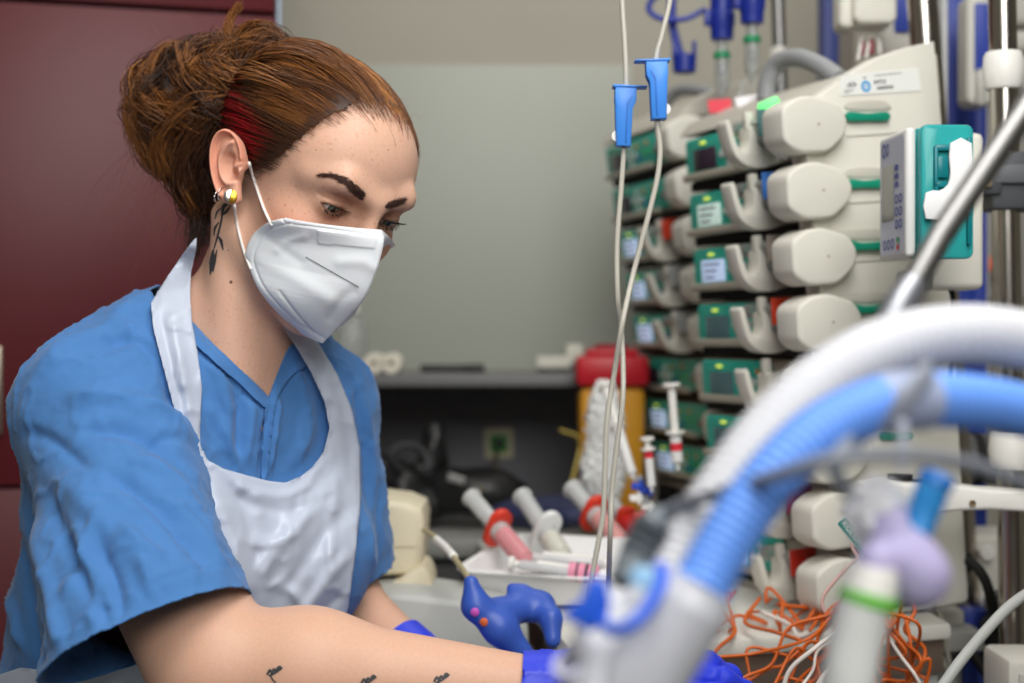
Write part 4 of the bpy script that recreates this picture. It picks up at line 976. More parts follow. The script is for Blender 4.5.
# ---------------------------------------------------------------- trousers, shoes and the skirt of the apron (below the frame)
def tr(q):
    d = None
    for s in (1, -1):
        hip = t2w(s*.075, 0, -.56); ft = V(NB[0]+TR[0]*s*.10-.04, NB[1]+TR[1]*s*.10+.02, .07); kn = (hip+ft)/2+V(.03, -.03, 0)
        for a_, b_, r1, r2 in ((hip, kn, .098, .075), (kn, ft, .075, .062)): e = sdf_cap(q, a_, b_, r1, r2); d = e if d is None else smin(d, e, .03)
    return smin(d, sdf_ell(w2t(q), (0, -.01, -.56), (.150, .112, .10)), .04)
v, q = nets(tr, V(NB[0]-.40, NB[1]-.36, .06), V(NB[0]+.34, NB[1]+.36, .95), .012); k_ = v[q][:, :, 2].min(1) > .07; v, q = compact(v, q[k_]); m = MB(); m.raw(v, q); m.build('scrub_trousers', scrub_m, nurse, auto=0)
for s in (1, -1):
    ft = V(NB[0]+TR[0]*s*.10-.04, NB[1]+TR[1]*s*.10+.02, .045); fd_ = nrm(V(TF[0], TF[1], 0))
    v, q = nets(lambda p: smax(smin(sdf_ell(p, ft+fd_*.06, (.075, .075, .042)), sdf_cap(p, ft-fd_*.04, ft+fd_*.14, .042, .036), .02), (.004-p[:, 2]).astype(f32), .004), ft-V(.2, .2, .06), ft+V(.26, .26, .1), .007); m = MB(); m.raw(v, q); m.build('shoe', mat('shoe_white', (226, 226, 224), rough=.5), nurse, auto=0)
SK = np.array([(-30, 690), (-4, 676), (20, 668), (60, 672), (110, 672), (150, 655), (200, 640), (260, 650), (330, 640), (333, 760), (-30, 760)], float)
step = 3.; xs = np.arange(-40, 345, step); ys = np.arange(630, 770, step); NX, NY = len(xs), len(ys); G = np.stack(np.meshgrid(xs, ys), -1).reshape(-1, 2); W = np.zeros((len(G), 3)); okh = np.zeros(len(G), bool)
skt, skf = nets(lambda p: smin(d_scrub_body(p), tr(p), .03)-.012, V(NB[0]-.36, NB[1]-.32, .72), V(NB[0]+.30, NB[1]+.30, 1.25), .012); skt_ = bvh(skt, skf)
for i, (x, y) in enumerate(G):
    h_, n_ = hit(skt_, x, y)
    if h_ is not None: W[i] = h_; okh[i] = True
ins = in_poly(G, SK); qd = np.array([(j*NX+i, j*NX+i+1, (j+1)*NX+i+1, (j+1)*NX+i) for j in range(NY-1) for i in range(NX-1)]); qd = qd[ins[qd].any(1) & okh[qd].all(1)]; us_ = np.zeros(len(G), bool); us_[qd.ravel()] = True; snap(W, us_ & ~ins, SK)
qd = qd[np.ptp(W[qd][:, :, 1], axis=1) < .05]
if len(qd): W, qd = compact(W, qd); m = MB(); m.raw(W, qd[:, ::-1]); o = m.build('apron_skirt', ap_m, nurse, auto=0); sd = o.modifiers.new('film', 'SOLIDIFY'); sd.thickness = .0007; sd.offset = 0
# ================================================================ pump towers
cream_m = mat('pump_cream', (218, 216, 205), rough=.42, spec=.4)
white_m = mat('white_plastic', (236, 234, 228), rough=.4)
beige_m = mat('pump_beige', (178, 172, 158), rough=.5)
teal_m = mat('panel_teal', (48, 190, 168), rough=.4)
black_m = mat('slot_black', (22, 22, 22), rough=.7)
key_m = mat('key_white', (214, 226, 220), rough=.5)
led_m = mat('led_yellow', (214, 230, 90), rough=.4, emit=.8)
led_off = mat('led_dim', (150, 170, 110), rough=.4)
scr = {'dark': mat('screen_dark', (62, 54, 66), rough=.15), 'lit': mat('screen_lit', (188, 206, 238), rough=.2, emit=.55), 'pale': mat('screen_pale', (200, 222, 214), rough=.2, emit=.45), 'dim': mat('screen_dim', (84, 112, 116), rough=.2, emit=.1)}
orange_key = mat('key_orange', (225, 150, 30), rough=.5); blue_key = mat('key_blue', (30, 90, 190), rough=.5); green_key = mat('key_green', (60, 190, 90), rough=.5)
txt_m = mat('screen_text', (40, 50, 70), rough=.5)
DH = [(y*1.06, z*1.06+.001) for y, z in roundpoly([(.047, .046), (.047, .011), (.030, 0), (-.005, 0), (-.026, .016), (-.031, .031), (-.021, .048), (.010, .0575), (.028, .056)], .0078)]
def pump(M, oy, hook, screen, label, group, long_panel=False, panel_dim=False):
    """pump frame: x runs away from the drive head, y out of the front, z up"""
    t = thing('syringe_pump', label, 'medical pump', M=M, group=group)
    b = lambda m, n, mt, **k: m.build(n, mt, t, **k)
    m = MB(); m.box((.325, .10, .054), (.178, -.051, .030), M, bev=.008, seg=3); m.box((.20, .012, .010), (.235, .003, .007), M, bev=.004); b(m, 'housing', beige_m)
    m = MB(); m.box((.31, .085, .012), (.18, -.047, -.004), M, bev=0); b(m, 'gap_shade_strip', black_m, smooth=False)  # black strip painted in for the shade of the gap between pumps
    x0 = .085 if long_panel else .165
    m = MB(); 
    P = rrect(.328-x0, .047, .007, 4, ((.328+x0)/2, .0315)); m.prism([(x, z) for x, z in P], .005, M@np.array([[1, 0, 0, 0], [0, 0, -1, .004], [0, 1, 0, 0], [0, 0, 0, 1]], float), bev=.0015); b(m, 'control_panel', teal_m); pn = t.children[-1] if False else None
    Q = np.array([[1, 0, 0, 0], [0, 0, -1, .0045], [0, 1, 0, 0], [0, 0, 0, 1]], float)
    m = MB(); m.box((.056, .002, .027), (.278, .005, .027), M, bev=.0008); d = b(m, 'display', scr[screen])
    if screen in ('lit', 'pale'):
        m = MB()
        for r in range(3): m.box((.040-.008*r, .0006, .0022), (.280+.003*r, .0063, .035-.008*r), M, bev=0)
        m.build('readout', txt_m, d, smooth=False)
    m = MB(); m.box((.013, .002, .0036), (.282, .005, .0475), M, bev=.001); b(m, 'status_light', led_m if screen != 'dark' or not long_panel else led_off)
    for dx, dz in ((0, .012), (0, -.012), (.017, 0), (-.017, 0), (0, 0)):
        m = MB(); c = (.218+dx, .0052, .029+dz); m.prism([(.0085, 0), (0, .0058), (-.0085, 0), (0, -.0058)], .0016, M@np.array([[1, 0, 0, c[0]], [0, 0, -1, c[1]+.001], [0, 1, 0, c[2]], [0, 0, 0, 1]], float), bev=.0004); b(m, 'key', key_m)
    ex = [(.190, .042, orange_key), (.184, .022, blue_key)]+([(.160, .030, green_key), (.140, .030, green_key), (.150, .044, orange_key)] if long_panel else [])
    for x, z, mt in ex:
        m = MB(); m.box((.008, .002, .006), (x, .0052, z), M, bev=.0008); b(m, 'key', mt)
    if hook:
        J = roundpoly([(-.014, .002), (.012, -.004), (.032, .000), (.046, .012), (.052, .034), (.055, .050), (.0505, .0535), (.0475, .048), (.044, .030), (.038, .017), (.030, .017), (.025, .026), (.024, .045), (-.014, .047)], [.006, .01, .012, .01, .01, .004, .004, .006, .01, .006, .006, .005, .003, .003])
        m = MB(); m.prism([(y+oy*.6+.006, z) for y, z in J], .024, M@np.array([[0, 0, 1, .098], [1, 0, 0, 0], [0, 1, 0, 0], [0, 0, 0, 1]], float), bev=.0014, seg=2)
        m.box((.010, .010, .020), (.108, .026+oy*.6, .052), M, bev=.002); m.box((.030, .04+oy*.6, .012), (.115, oy*.3-.01, .012), M, bev=.003); hk = b(m, 'syringe_holder', cream_m)
    m = MB(); m.prism([(y+oy, z) for y, z in DH], .044, M@np.array([[0, 0, 1, -.020], [1, 0, 0, 0], [0, 1, 0, 0], [0, 0, 0, 1]], float), bev=.0042, seg=3); dr = b(m, 'drive_head', cream_m)
    m = MB(); m.lathe([(.0018, 0), (.0018, .0006), (.0001, .0006)], M@np.array([[0, 0, -1, -.0199], [1, 0, 0, oy+.006], [0, -1, 0, .031], [0, 0, 0, 1]], float), n=10); m.build('screw', beige_m, dr)
    m = MB(); m.tube([xf(M, (.024, .014+oy*.6, .028)), xf(M, (.10, .014+oy*.6, .028))], .007, n=12); b(m, 'push_rod', mat('rod_grey', (120, 124, 122), rough=.4))
    return t
aR = V(-math.sin(math.radians(22)), math.cos(math.radians(22)), 0); nR = V(-aR[1], aR[0], -.072)
aL = V(-math.sin(math.radians(17)), math.cos(math.radians(17)), 0); nL = V(-aL[1], aL[0], -.15)
MR = [frame((.352+.0052*k, 1.622, 1.552-.070*k), aR, nR) for k in range(8)]
ML = [frame((.262+.0112*k-.0, 2.184, 1.616-.0695*k), aL, nL) for k in range(8)]
ordn = ['top', 'second from top', 'third from top', 'fourth from top', 'fifth from top', 'sixth from top', 'seventh from top', 'lowest']
for k in range(8):
    pump(MR[k], .029, True, ('dark', 'pale', 'lit', 'dim', 'dim', 'dim', 'lit', 'lit')[k], ordn[k]+' syringe pump in the near tower, large white drive head facing out', 'pumps in the near tower')
for k in range(8):
    pump(ML[k], -.008, k in (2, 3, 4), ('dark', 'dark', 'lit', 'lit', 'lit', 'dark', 'lit', 'lit')[k], ordn[k]+' pump in the far tower, '+('holder arm in front' if k in (2, 3, 4) else 'long teal panel without holder arm'), 'pumps in the far tower', long_panel=k not in (2, 3, 4))
# coloured syringes clamped in the pumps
def pump_syringe(M, oy, col, cname, label, liquid=None):
    t = thing('loaded_syringe', label, 'syringe', M=M, group='syringes clamped in pumps')
    ct = mat('plunger_'+cname, col, rough=.4)
    m = MB(); m.tube([xf(M, (x, oy+.018, .046)) for x in (.074, .15)], .0085, n=14); m.build('barrel', liquid or clear_m, t)
    m = MB(); m.box((.004, .034, .030), (.072, oy+.018, .045), M, bev=.0015); m.build('flange', ct, t)
    m = MB(); m.box((.040, .009, .003), (.052, oy+.018, .046), M, bev=.0005); m.box((.040, .003, .009), (.052, oy+.018, .046), M, bev=.0005); m.lathe([(.0001, 0), (.012, 0), (.012, .003), (.0001, .003)], M@np.array([[0, 0, 1, .028], [1, 0, 0, oy+.018], [0, 1, 0, .046], [0, 0, 0, 1]], float), n=18); m.build('plunger', ct, t)
pump_syringe(MR[0], .018, (70, 110, 110), 'teal', 'teal ended syringe in the top near pump')
pump_syringe(MR[1], .018, (70, 130, 215), 'blue', 'blue ended syringe in the second near pump')
pump_syringe(MR[2], .018, (150, 140, 130), 'grey', 'grey ended syringe in the third near pump')
pump_syringe(MR[3], .018, (205, 62, 34), 'red', 'red ended syringe in the fourth near pump')
pump_syringe(MR[7], .018, (190, 50, 34), 'brick', 'red ended syringe in the lowest near pump')
pump_syringe(MR[6], .018, (160, 26, 34), 'crimson', 'crimson ended syringe in the seventh near pump')
pump_syringe(ML[2], 0, (205, 62, 34), 'red', 'red ended syringe in the third far pump')
pump_syringe(ML[3], 0, (160, 162, 160), 'pale', 'pale ended syringe in the fourth far pump')
pump_syringe(ML[4], 0, (165, 165, 160), 'pale', 'pale ended syringe in the fifth far pump')
# ---- towers that carry the pumps
def tower(Ms, label, near):
    M0 = Ms[0]; Mb = Ms[-1]
    t = thing('pump_tower', label, 'medical rack', loc=tuple(Mb[:3, 3]))
    up = nrm(M0[:3, 3]-Mb[:3, 3]); MT = frame(M0[:3, 3], M0[:3, 0], np.cross(up, M0[:3, 0]))
    H = np.linalg.norm(M0[:3, 3]-Mb[:3, 3])
    m = MB(); m.box((.335, .05, H+.10), (.18, -.128, -H/2+.03), MT, bev=.008); m.build('back_column', cream_m, t)
    m = MB(); m.prism(crom([(.004, .062), (-.010, .078), (-.06, .098), (-.15, .112), (-.152, .058)], 1, True), .335, MT@np.array([[0, 0, 1, .012], [1, 0, 0, 0], [0, 1, 0, 0], [0, 0, 0, 1]], float), bev=.004); m.build('lid', mat('tower_grey', (186, 182, 170), rough=.45), t)
    m = MB(); m.box((.33, .10, .012), (.18, -.055, -H-.012), MT, bev=.003); m.build('foot_plate', cream_m, t)
    if not near: c_ = xf(MT, (.20, -.07, -H-.02)); m = MB(); m.box((.12, .22, c_[2]-1.04), (c_[0], c_[1]+.06, (c_[2]+1.04)/2), bev=.004); m.build('plinth', beige_m, t)
    return t, MT, H
tn, MTn, Hn = tower(MR, 'tall near tower of stacked pumps with a cream end cover', True)
tfar, MTf, Hf = tower(ML, 'tall far tower of stacked pumps partly hidden by the near one', False)
# end cover of the near tower, drawn in its own plane
cp, cn = xf(MTn, (-.004, -.05, 0)), -aR
def cov(px, py, off=0.): return on_plane(px, py, cp+cn*off, cn)
def cov_prism(poly, t_, off=0., bev=.002):
    c = cov(*poly[0], off); X = nrm(V(1, 0, 0)-cn*cn[0]); Y = np.cross(cn, X); M = frame(c, X, Y)
    L_ = [((cov(x, y, off)-c)@X, (cov(x, y, off)-c)@Y) for x, y in poly]; m = MB(); m.prism(L_, t_, M, bev=bev); return m, M
m, _ = cov_prism([(918, 46), (925, 120), (932, 240), (942, 420), (946, 492), (828, 492), (818, 420), (808, 320), (800, 240), (790, 150), (780, 112), (806, 98), (835, 78), (862, 62), (890, 52)], .03, -.03, .003)
m.build('end_cover', cream_m, tn)
for k, (x0, x1, y, y2) in enumerate(((846, 885, 117, 9), (846, 880, 184, 9), (833, 886, 246, 17), (838, 886, 309, 14), (880, 908, 435, 9))):
    m, _ = cov_prism(crom([(x0, y-y2/2), ((x0+x1)/2, y-3), (x1, y-4.5), (x1+1, y+4), ((x0+x1)/2, y+4.5), (x0, y+y2/2)], 3, True), .006, .0002, .0015); lv = m.build('release_lever', mat('lever_teal', (20, 140, 112), rough=.35), tn)
    m, _ = cov_prism(crom([(x0+2, y-15), (x1-6, y-17), (x1+4, y-12), (x1+2, y-7), (x0+2, y-7)], 3, True), .0012, .0002, .0004); m.build('recess_shade_plate', mat('recess_shade_grey', (196, 193, 182), rough=.5), tn)  # raised plate, recess shade put into its darker grey
for y in (106, 173, 232, 295):
    m, _ = cov_prism([(846, y+30), (934, y+24), (934, y+25.3), (846, y+31.3)], .0006, .0001, 0); m.build('cover_joint', mat('joint_grey', (168, 165, 155), rough=.6), tn, smooth=False)
m, ML_ = cov_prism([(840, 76), (918, 68), (921, 91), (840, 96)], .0006, .0003, 0); stk = m.build('inventory_sticker', mat('sticker_white', (235, 236, 232), rough=.5), tn, smooth=False)
def onst(px, py): o = cov(px, py, .0012); X = nrm(cov(px+10, py-1, .0012)-o); return frame(o, X, np.cross(cn, X))
ink_b = mat('print_black', (28, 28, 30), rough=.6)
text('logo', 'ukb', .0085, onst(851.5, 84.5), ink_b, stk); text('number', '84752', .0065, onst(880, 82), ink_b, stk); 
m = MB(); x = 0
for Mo_, n_, w_ in ((onst(875, 75.6), 14, .0019), (onst(844, 90.5), 6, .0016), (onst(844, 92.6), 5, .0014)):
    for k in range(n_): m.raw(xf(Mo_, [(k*(w_+.0006), -.0005, 0), (k*(w_+.0006)+w_*(.6+.4*(k % 3 > 0)), -.0005, 0), (k*(w_+.0006)+w_*(.6+.4*(k % 3 > 0)), .0005, 0), (k*(w_+.0006), .0005, 0)]), [(0, 1, 2, 3)])
m.build('small_print', ink_b, stk, smooth=False)
Mo = onst(866, 86.3); m = MB(); a = np.linspace(0, 2*PI, 33)
m.raw(xf(Mo, np.r_[[(r*math.cos(t_), r*math.sin(t_), 0) for r in (.0062, .0034) for t_ in a[:-1]]]), [(i, (i+1) % 32, 32+(i+1) % 32, 32+i) for i in range(32)]); m.raw(xf(Mo, [(-.0025, .0003, .0001), (-.0012, .0012, .0001), (0, -.0002, .0001), (.0026, .0026, .0001), (.0026, .0012, .0001), (0, -.0018, .0001)]), [(0, 1, 2, 5), (2, 3, 4, 5)]); m.build('emblem', mat('emblem_blue', (50, 160, 220), rough=.5), stk, smooth=False)
Mo = onst(864.5, 77.8); m = MB(); m.raw(xf(Mo, [(-.003, .0012, 0), (0, .0003, 0), (.003, .0012, 0), (0, -.0013, 0)]), [(0, 1, 2, 3)]); m.build('chevron', ink_b, stk, smooth=False)
Mo = onst(884, 87.6); m = MB(); x = -.0090
for k in range(16):
    w = (.0004, .0008, .0012)[k*7 % 3]; m.raw(xf(Mo, [(x, -.0018, 0), (x+w, -.0018, 0), (x+w, .0018, 0), (x, .0018, 0)]), [(0, 1, 2, 3)]); x += w+.0004+.0004*(k % 2)
m.build('barcode', ink_b, stk, smooth=False)
# carrying handles, status lights and tape on the lids
hg = mat('handle_grey', (140, 142, 144), rough=.5)
m = MB(); m.tube(crom([at(766, 100, 1.84), at(768, 80, 1.84), at(778, 63, 1.83), at(798, 58, 1.80), at(820, 66, 1.76), at(840, 80, 1.72)], 8), .0115, n=14); m.build('carry_handle', hg, tn)
m = MB(); m.tube(crom([at(664, 122, 2.40), at(668, 100, 2.40), at(682, 90, 2.38), at(704, 92, 2.34), at(726, 102, 2.30)], 8), .0100, n=12); m.build('carry_handle', hg, tfar)
gl = mat('led_green', (110, 235, 130), rough=.4, emit=.7)
for par, c, w in ((tn, at(769, 106, 1.70), .026), (tfar, at(676, 125, 2.20), .026)):
    m = MB(); m.box((w, .03, .012), (0, 0, 0), frame(c, V(1, -.2, .42), V(.2, 1, 0)), bev=.004); m.build('status_lamp', gl, par)
m = MB(); m.box((.030, .002, .020), (0, 0, 0), frame(at(720, 106, 1.93), V(1, 0, .08), V(0, 1, -.5)), bev=0); m.build('tape', mat('tape_red', (214, 62, 78), rough=.6), tn)
m = MB(); m.box((.030, .002, .018), (0, 0, 0), frame(at(748, 102, 1.88), V(1, 0, .2), V(0, 1, -.5)), bev=0); m.build('tape', mat('tape_white', (232, 228, 232), rough=.6), tn)
# ---------------------------------------------------------------- trolley under the towers
TZ = 1.045
t = thing('trolley', 'white topped equipment trolley with a steel front carrying the pump towers', 'trolley', (.25, 1.85, 0))
poly = [(.060, 1.475), (.475, 1.625), (.46, 2.325), (-.055, 2.30)]
m = MB(); m.prism(poly, .018, np.array([[1, 0, 0, 0], [0, 1, 0, 0], [0, 0, 1, TZ-.018], [0, 0, 0, 1]], float), bev=.004); m.build('top', mat('trolley_white', (214, 212, 204), rough=.45), t)
sh = lambda k: [((x-.27)*k+.27, (y-1.98)*k+1.98) for x, y in poly]
m = MB(); m.prism(sh(.975), .038, np.array([[1, 0, 0, 0], [0, 1, 0, 0], [0, 0, 1, TZ-.056], [0, 0, 0, 1]], float), bev=.002); m.build('front_rail', mat('brushed_steel', (150, 132, 120), rough=.4, metal=.7), t)
m = MB(); m.prism(sh(.955), TZ-.056-.10, np.array([[1, 0, 0, 0], [0, 1, 0, 0], [0, 0, 1, .10], [0, 0, 0, 1]], float), bev=.004); m.build('cabinet', mat('trolley_body', (176, 176, 172), rough=.5), t)
for x, y in sh(.85):
    m = MB(); m.lathe([(.0001, -.012), (.045, -.012), (.05, 0), (.045, .012), (.0001, .012)], frame((x, y, .05), V(0, 1, 0), V(0, 0, 1)), n=20); m.build('castor', mat('castor_black', (40, 40, 42), rough=.6), t)
# ================================================================ poles and devices at the right
steel_m = mat('polished_steel', (196, 190, 182), rough=.22, metal=1.)
dsteel_m = mat('dull_steel', (132, 131, 130), rough=.42, metal=1.)
blue_m = mat('column_blue', (44, 66, 160), rough=.45)
dev_m = mat('device_grey', (206, 203, 194), rough=.45)
def pole(name, lab, a, b, r, mt, parts=()):
    a, b = np.asarray(a), np.asarray(b); t = thing(name, lab, 'pole', tuple(b)); m = MB(); m.tube(np.linspace(a, b, 4), r, n=24); m.build('shaft', mt, t, auto=60)
    return t
p1 = pole('steel_pole', 'polished steel pole at the far right of the photo carrying the clamps', at(1001, -60, 1.62), at(1022, 1100, 1.62), .0150, steel_m)
d1 = nrm(at(1022, 1100, 1.62)-at(1001, -60, 1.62)); on1 = lambda y, d_=1.62: at(1001+21*(y+60)/1160, y, d_)
def collar(par, nm, y, h_, r, mt, bulge=.0015):
    c = on1(y); m = MB(); m.lathe([(.0152, -h_/2), (r-.002, -h_/2), (r, -h_/2+.004), (r+bulge, 0), (r, h_/2-.004), (r-.002, h_/2), (.0152, h_/2)], frame(c, V(1, 0, 0), V(0, 1, 0)), n=28, cap=False); return m.build(nm, mt, par)
collar(p1, 'collar', 71, .040, .0205, white_m)
collar(p1, 'collar', 450, .042, .0215, white_m)
c = on1(182); t = thing('pole_clamp', 'dark grey clamp block gripping the polished pole at right', 'clamp', c)
g_m = mat('clamp_grey', (74, 76, 80), rough=.5)
m = MB(); m.box((.060, .05, .062), c+V(.010, .004, 0), bev=.004); m.box((.030, .04, .040), c+V(-.026, -.006, .004), bev=.004); m.build('jaw', g_m, t)
m = MB(); m.box((.066, .006, .020), c+V(.008, -.024, .006), bev=.002); m.build('rib', mat('clamp_rib', (96, 98, 102), rough=.5), t)
m = MB(); m.lathe([(.0001, 0), (.004, 0), (.004, .004), (.0001, .004)], frame(c+V(-.028, -.026, -.004), V(1, 0, 0), V(0, 0, 1)), n=14); m.build('bolt', mat('bolt_brass', (170, 150, 120), rough=.35, metal=.8), t)
pole('infusion_pole', 'leaning steel pole rising behind the sticker on the near tower', at(918, -60, 1.86), at(968, 640, 1.86), .0190, steel_m)
t = thing('channel_rail', 'slim white upright rail between leaning pole and blue column', 'rail', tuple(at(940, 560, 2.0)))
m = MB(); m.box((.022, .02, 1.05), at(938, 180, 2.02)+V(0, 0, 0), bev=.004); m.build('rail', mat('rail_white', (212, 212, 210), rough=.4), t)
m = MB(); m.box((.006, .004, 1.05), at(938, 180, 2.02)+V(0, -.0115, 0), bev=.001); m.build('groove', mat('rail_groove', (150, 150, 150), rough=.5), t)
# ventilator column with modules
t = thing('blue_column', 'blue uprights with a blank rail behind the poles at right', 'column', tuple(at(958, 640, 2.1)))
for px, w in ((956, .042), (976, .018), (941, .012)):
    m = MB(); m.box((w, .05, 1.5), at(px, 200, 2.15)+V(0, 0, -.1), bev=.004); m.build('upright', blue_m, t)
m = MB(); m.box((.062, .02, 1.5), at(966, 200, 2.19)+V(0, 0, -.1), bev=.003); m.build('back_plate', dev_m, t)
t = thing('blue_column', 'dark blue upright against the wall left of the cream module', 'column', tuple(at(828, 200, 2.5)))
m = MB(); m.box((.026, .05, 2.3), V(at(828, 0, 2.5)[0], 2.5, 1.15), bev=.004); m.build('upright', mat('column_dark_blue', (36, 50, 110), rough=.5), t)
m = MB(); m.box((.05, .02, 2.3), V(at(838, 0, 2.54)[0], 2.535, 1.15), bev=.003); m.build('back_plate', mat('column_taupe', (112, 104, 94), rough=.6), t)
# hand unit modules on the column
def module(px, py, d_, w, h_, lab, blue=True):
    c = at(px, py, d_); t = thing('gas_module', lab, 'medical device', tuple(c))
    m = MB(); m.prism(rrect(w, h_, w*.32, 5), .05, frame(c, V(1, 0, 0), V(0, 0, 1)), bev=.008, seg=3); m.build('shell', dev_m, t)
    if blue: m = MB(); m.prism(rrect(w*.52, h_*.60, w*.06, 3, (0, h_*.10)), .005, frame(c+V(-.0, -.05, 0), V(1, 0, 0), V(0, 0, 1)), bev=.001); m.build('blue_insert', blue_m, t)
    return t, c
t, c = module(970, 56, 2.05, .038, .150, 'rounded grey module with a blue insert behind the polished pole')
m = MB(); m.box((.014, .012, .05), c+V(-.002, -.054, -.052), bev=.005); m.build('latch', mat('latch_grey', (182, 180, 172), rough=.4), t)
t, c = module(896, 20, 2.1, .060, .14, 'grey module with blue panel beside the leaning pole', True)
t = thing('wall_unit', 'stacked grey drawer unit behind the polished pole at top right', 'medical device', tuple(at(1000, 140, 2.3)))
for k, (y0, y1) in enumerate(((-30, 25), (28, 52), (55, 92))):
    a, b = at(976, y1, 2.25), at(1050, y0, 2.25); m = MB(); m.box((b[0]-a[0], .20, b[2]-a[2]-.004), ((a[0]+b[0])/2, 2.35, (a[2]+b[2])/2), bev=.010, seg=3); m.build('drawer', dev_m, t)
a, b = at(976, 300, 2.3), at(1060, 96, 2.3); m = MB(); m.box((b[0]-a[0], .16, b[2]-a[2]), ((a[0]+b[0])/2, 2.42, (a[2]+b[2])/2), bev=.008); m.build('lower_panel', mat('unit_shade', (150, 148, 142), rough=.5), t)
# cream monitor module hanging at the top
c = at(862, 6, 1.95); t = thing('cream_module', 'cream hanging module with cables above the sticker tower', 'medical device', tuple(c))
m = MB(); m.prism(rrect(.056, .075, .012, 5, (.006, .004)), .05, frame(c, V(1, 0, 0), V(0, 0, 1)), bev=.006, seg=3); m.prism(rrect(.022, .075, .009, 5, (-.026, .002)), .045, frame(c+V(0, .01, 0), V(1, 0, 0), V(0, 0, 1)), bev=.006, seg=3); m.build('shell', cream_m, t)
for k, (x0, x1, y1) in enumerate(((862, 858, 60), (870, 866, 58), (876, 880, 54))):
    m = MB(); m.tube(crom([at(x0, 28, 1.94), at((x0+x1)/2+1, 42, 1.93), at(x1, y1, 1.90)], 6), .0022, n=8); m.build('lead', white_m, t)
for k, px in enumerate((862, 871)):
    m = MB(); m.lathe([(.0001, -.008), (.0045, -.008), (.0045, .008), (.003, .011), (.0001, .011)], frame(at(px, 50+k*-2, 1.93), V(1, 0, 0), V(0, 1, 0)), n=12); m.build('connector', mat('conn_crimson', (130, 20, 40), rough=.4), t)
# hooks and drip chambers hanging at the top
holder_m = mat('holder_blue', (24, 44, 140), rough=.4)
c = at(683, 60, 2.15); t = thing('blue_hook', 'loose blue bottle hanger hook dangling on its loop strap', 'hook', tuple(c))
m = MB(); m.tube(crom([at(672, -12, 2.15), at(672, 20, 2.15), at(677, 45, 2.15), at(681, 56, 2.15)], 6), .0065, n=10, flat=(1, .6)); m.tube(crom([at(676, -10, 2.15), at(655, -3, 2.15), at(649, 10, 2.15), at(662, 19, 2.14), at(685, 19, 2.13), at(706, 9, 2.13)], 8), .0045, n=10, flat=(1, .7)); m.build('strap', holder_m, t, auto=0)
m = MB(); m.lathe([(.012, -.014), (.0165, -.014), (.017, .0), (.017, .010), (.013, .012), (.012, .0)], frame(c+V(.002, 0, -.004), V(1, 0, 0), V(0, 1, 0)), n=24, cap=False); m.box((.006, .012, .030), c+V(.016, 0, .012), bev=.002); m.box((.007, .012, .03), c+V(-.012, 0, .012), bev=.002); m.build('cup', holder_m, t)
def drip(px, ytop, lab, d_, bag):
    c = at(px, ytop, d_); s_ = d_/1500; t = thing('drip_chamber', lab, 'drip chamber', tuple(c)); Mz = frame(c, V(1, 0, 0), V(0, 1, 0))
    m = MB(); m.lathe([(.012, -.036), (.0155, -.036), (.0165, -.020), (.0185, -.012), (.0185, .0), (.0165, .002), (.0165, .03), (.0001, .03)], Mz, n=24); m.build('holder_cup', holder_m, t)
    m = MB(); m.box((.010, .010, .022), c+V(-.020, -.002, -.006), bev=.002); m.build('tab', holder_m, t)
    m = MB(); m.lathe([(.0075, -.034), (.0075, -.058), (.0095, -.064), (.0105, -.09), (.0095, -.10), (.004, -.108), (.0028, -.118), (.0028, -.034)][::-1], Mz, n=20, cap=False); m.build('chamber', clear_m, t)
    m = MB(); m.lathe([(.0078, -.062), (.0112, -.062), (.0120, -.058), (.0112, -.053), (.0078, -.053)], Mz, n=22, cap=False); m.build('ring', mat('ring_green', (30, 140, 90), rough=.4), t)
    m = MB(); m.lathe([(.0001, -.088), (.0042, -.088), (.0042, -.070), (.0001, -.070)], Mz, n=12); m.build('filter', mat('filter_grey', (120, 124, 128), rough=.5), t)
    if bag: m = MB(); m.lathe([(.012, .022), (.022, .032), (.026, .060), (.026, .11), (.018, .12), (.0001, .12)], Mz, n=24); m.build('bottle', mat('bottle_milky', (216, 214, 206), rough=.3, trans=.3), t)
    return t
drip(722, 14, 'drip chamber with milky bottle in a blue cup above the red tape', 2.08, True)
drip(752, -3, 'drip chamber in the higher blue cup beside the grey rod', 2.02, False)
m = MB(); m.tube(crom([at(743, 80, 2.02), at(742, 92, 2.0), at(736, 110, 1.96), at(726, 122, 1.92)], 6), .0022, n=8); tag(m.build('infusion_line', clear_m), 'clear infusion line leaving the higher drip chamber', 'tube')
t = pole('drip_rod', 'thin rod with pale foot sleeve behind the grey carrying handle', at(776, -50, 2.3), at(783, 150, 2.3), .0105, dsteel_m)
c = at(779, 58, 2.3); m = MB(); m.lathe([(.0108, -.012), (.015, -.012), (.013, .014), (.0108, .016)], frame(c, V(1, 0, 0), V(0, 1, 0)), n=20, cap=False); m.build('foot_sleeve', dev_m, t)
# ---- small infusion pump with teal window, and the white pad behind
pc = at(907, 192, 1.40); xa = nrm(V(1, .05, 0)); ya = V(-xa[1], xa[0], 0)   # xa: across the teal face, ya: away
MP = frame(pc, xa, V(0, 0, 1))     # local x right, y up, z toward camera
t = thing('infusion_pump', 'small pain pump with keypad and translucent teal cassette, right of the pump towers', 'medical pump', M=MP)
MQ = MP
hw, hh, dp = .0475, .0605, .085
m = MB(); m.box((.010, 2*hh, dp), (.004, 0, -dp/2), MQ, bev=.004, seg=3); m.box((.046, 2*hh-.004, dp-.012), (.024, 0, -dp/2-.004), MQ, bev=.004); bd = m.build('casing', mat('pump_white', (222, 222, 218), rough=.4), t)
ML2 = frame(xf(MQ, (-.0012, 0, -dp/2)), -MQ[:3, 2]*-1, V(0, 0, 1))   # on the left face: x toward camera
def lf(x, y): return xf(ML2, (x, y, 0))
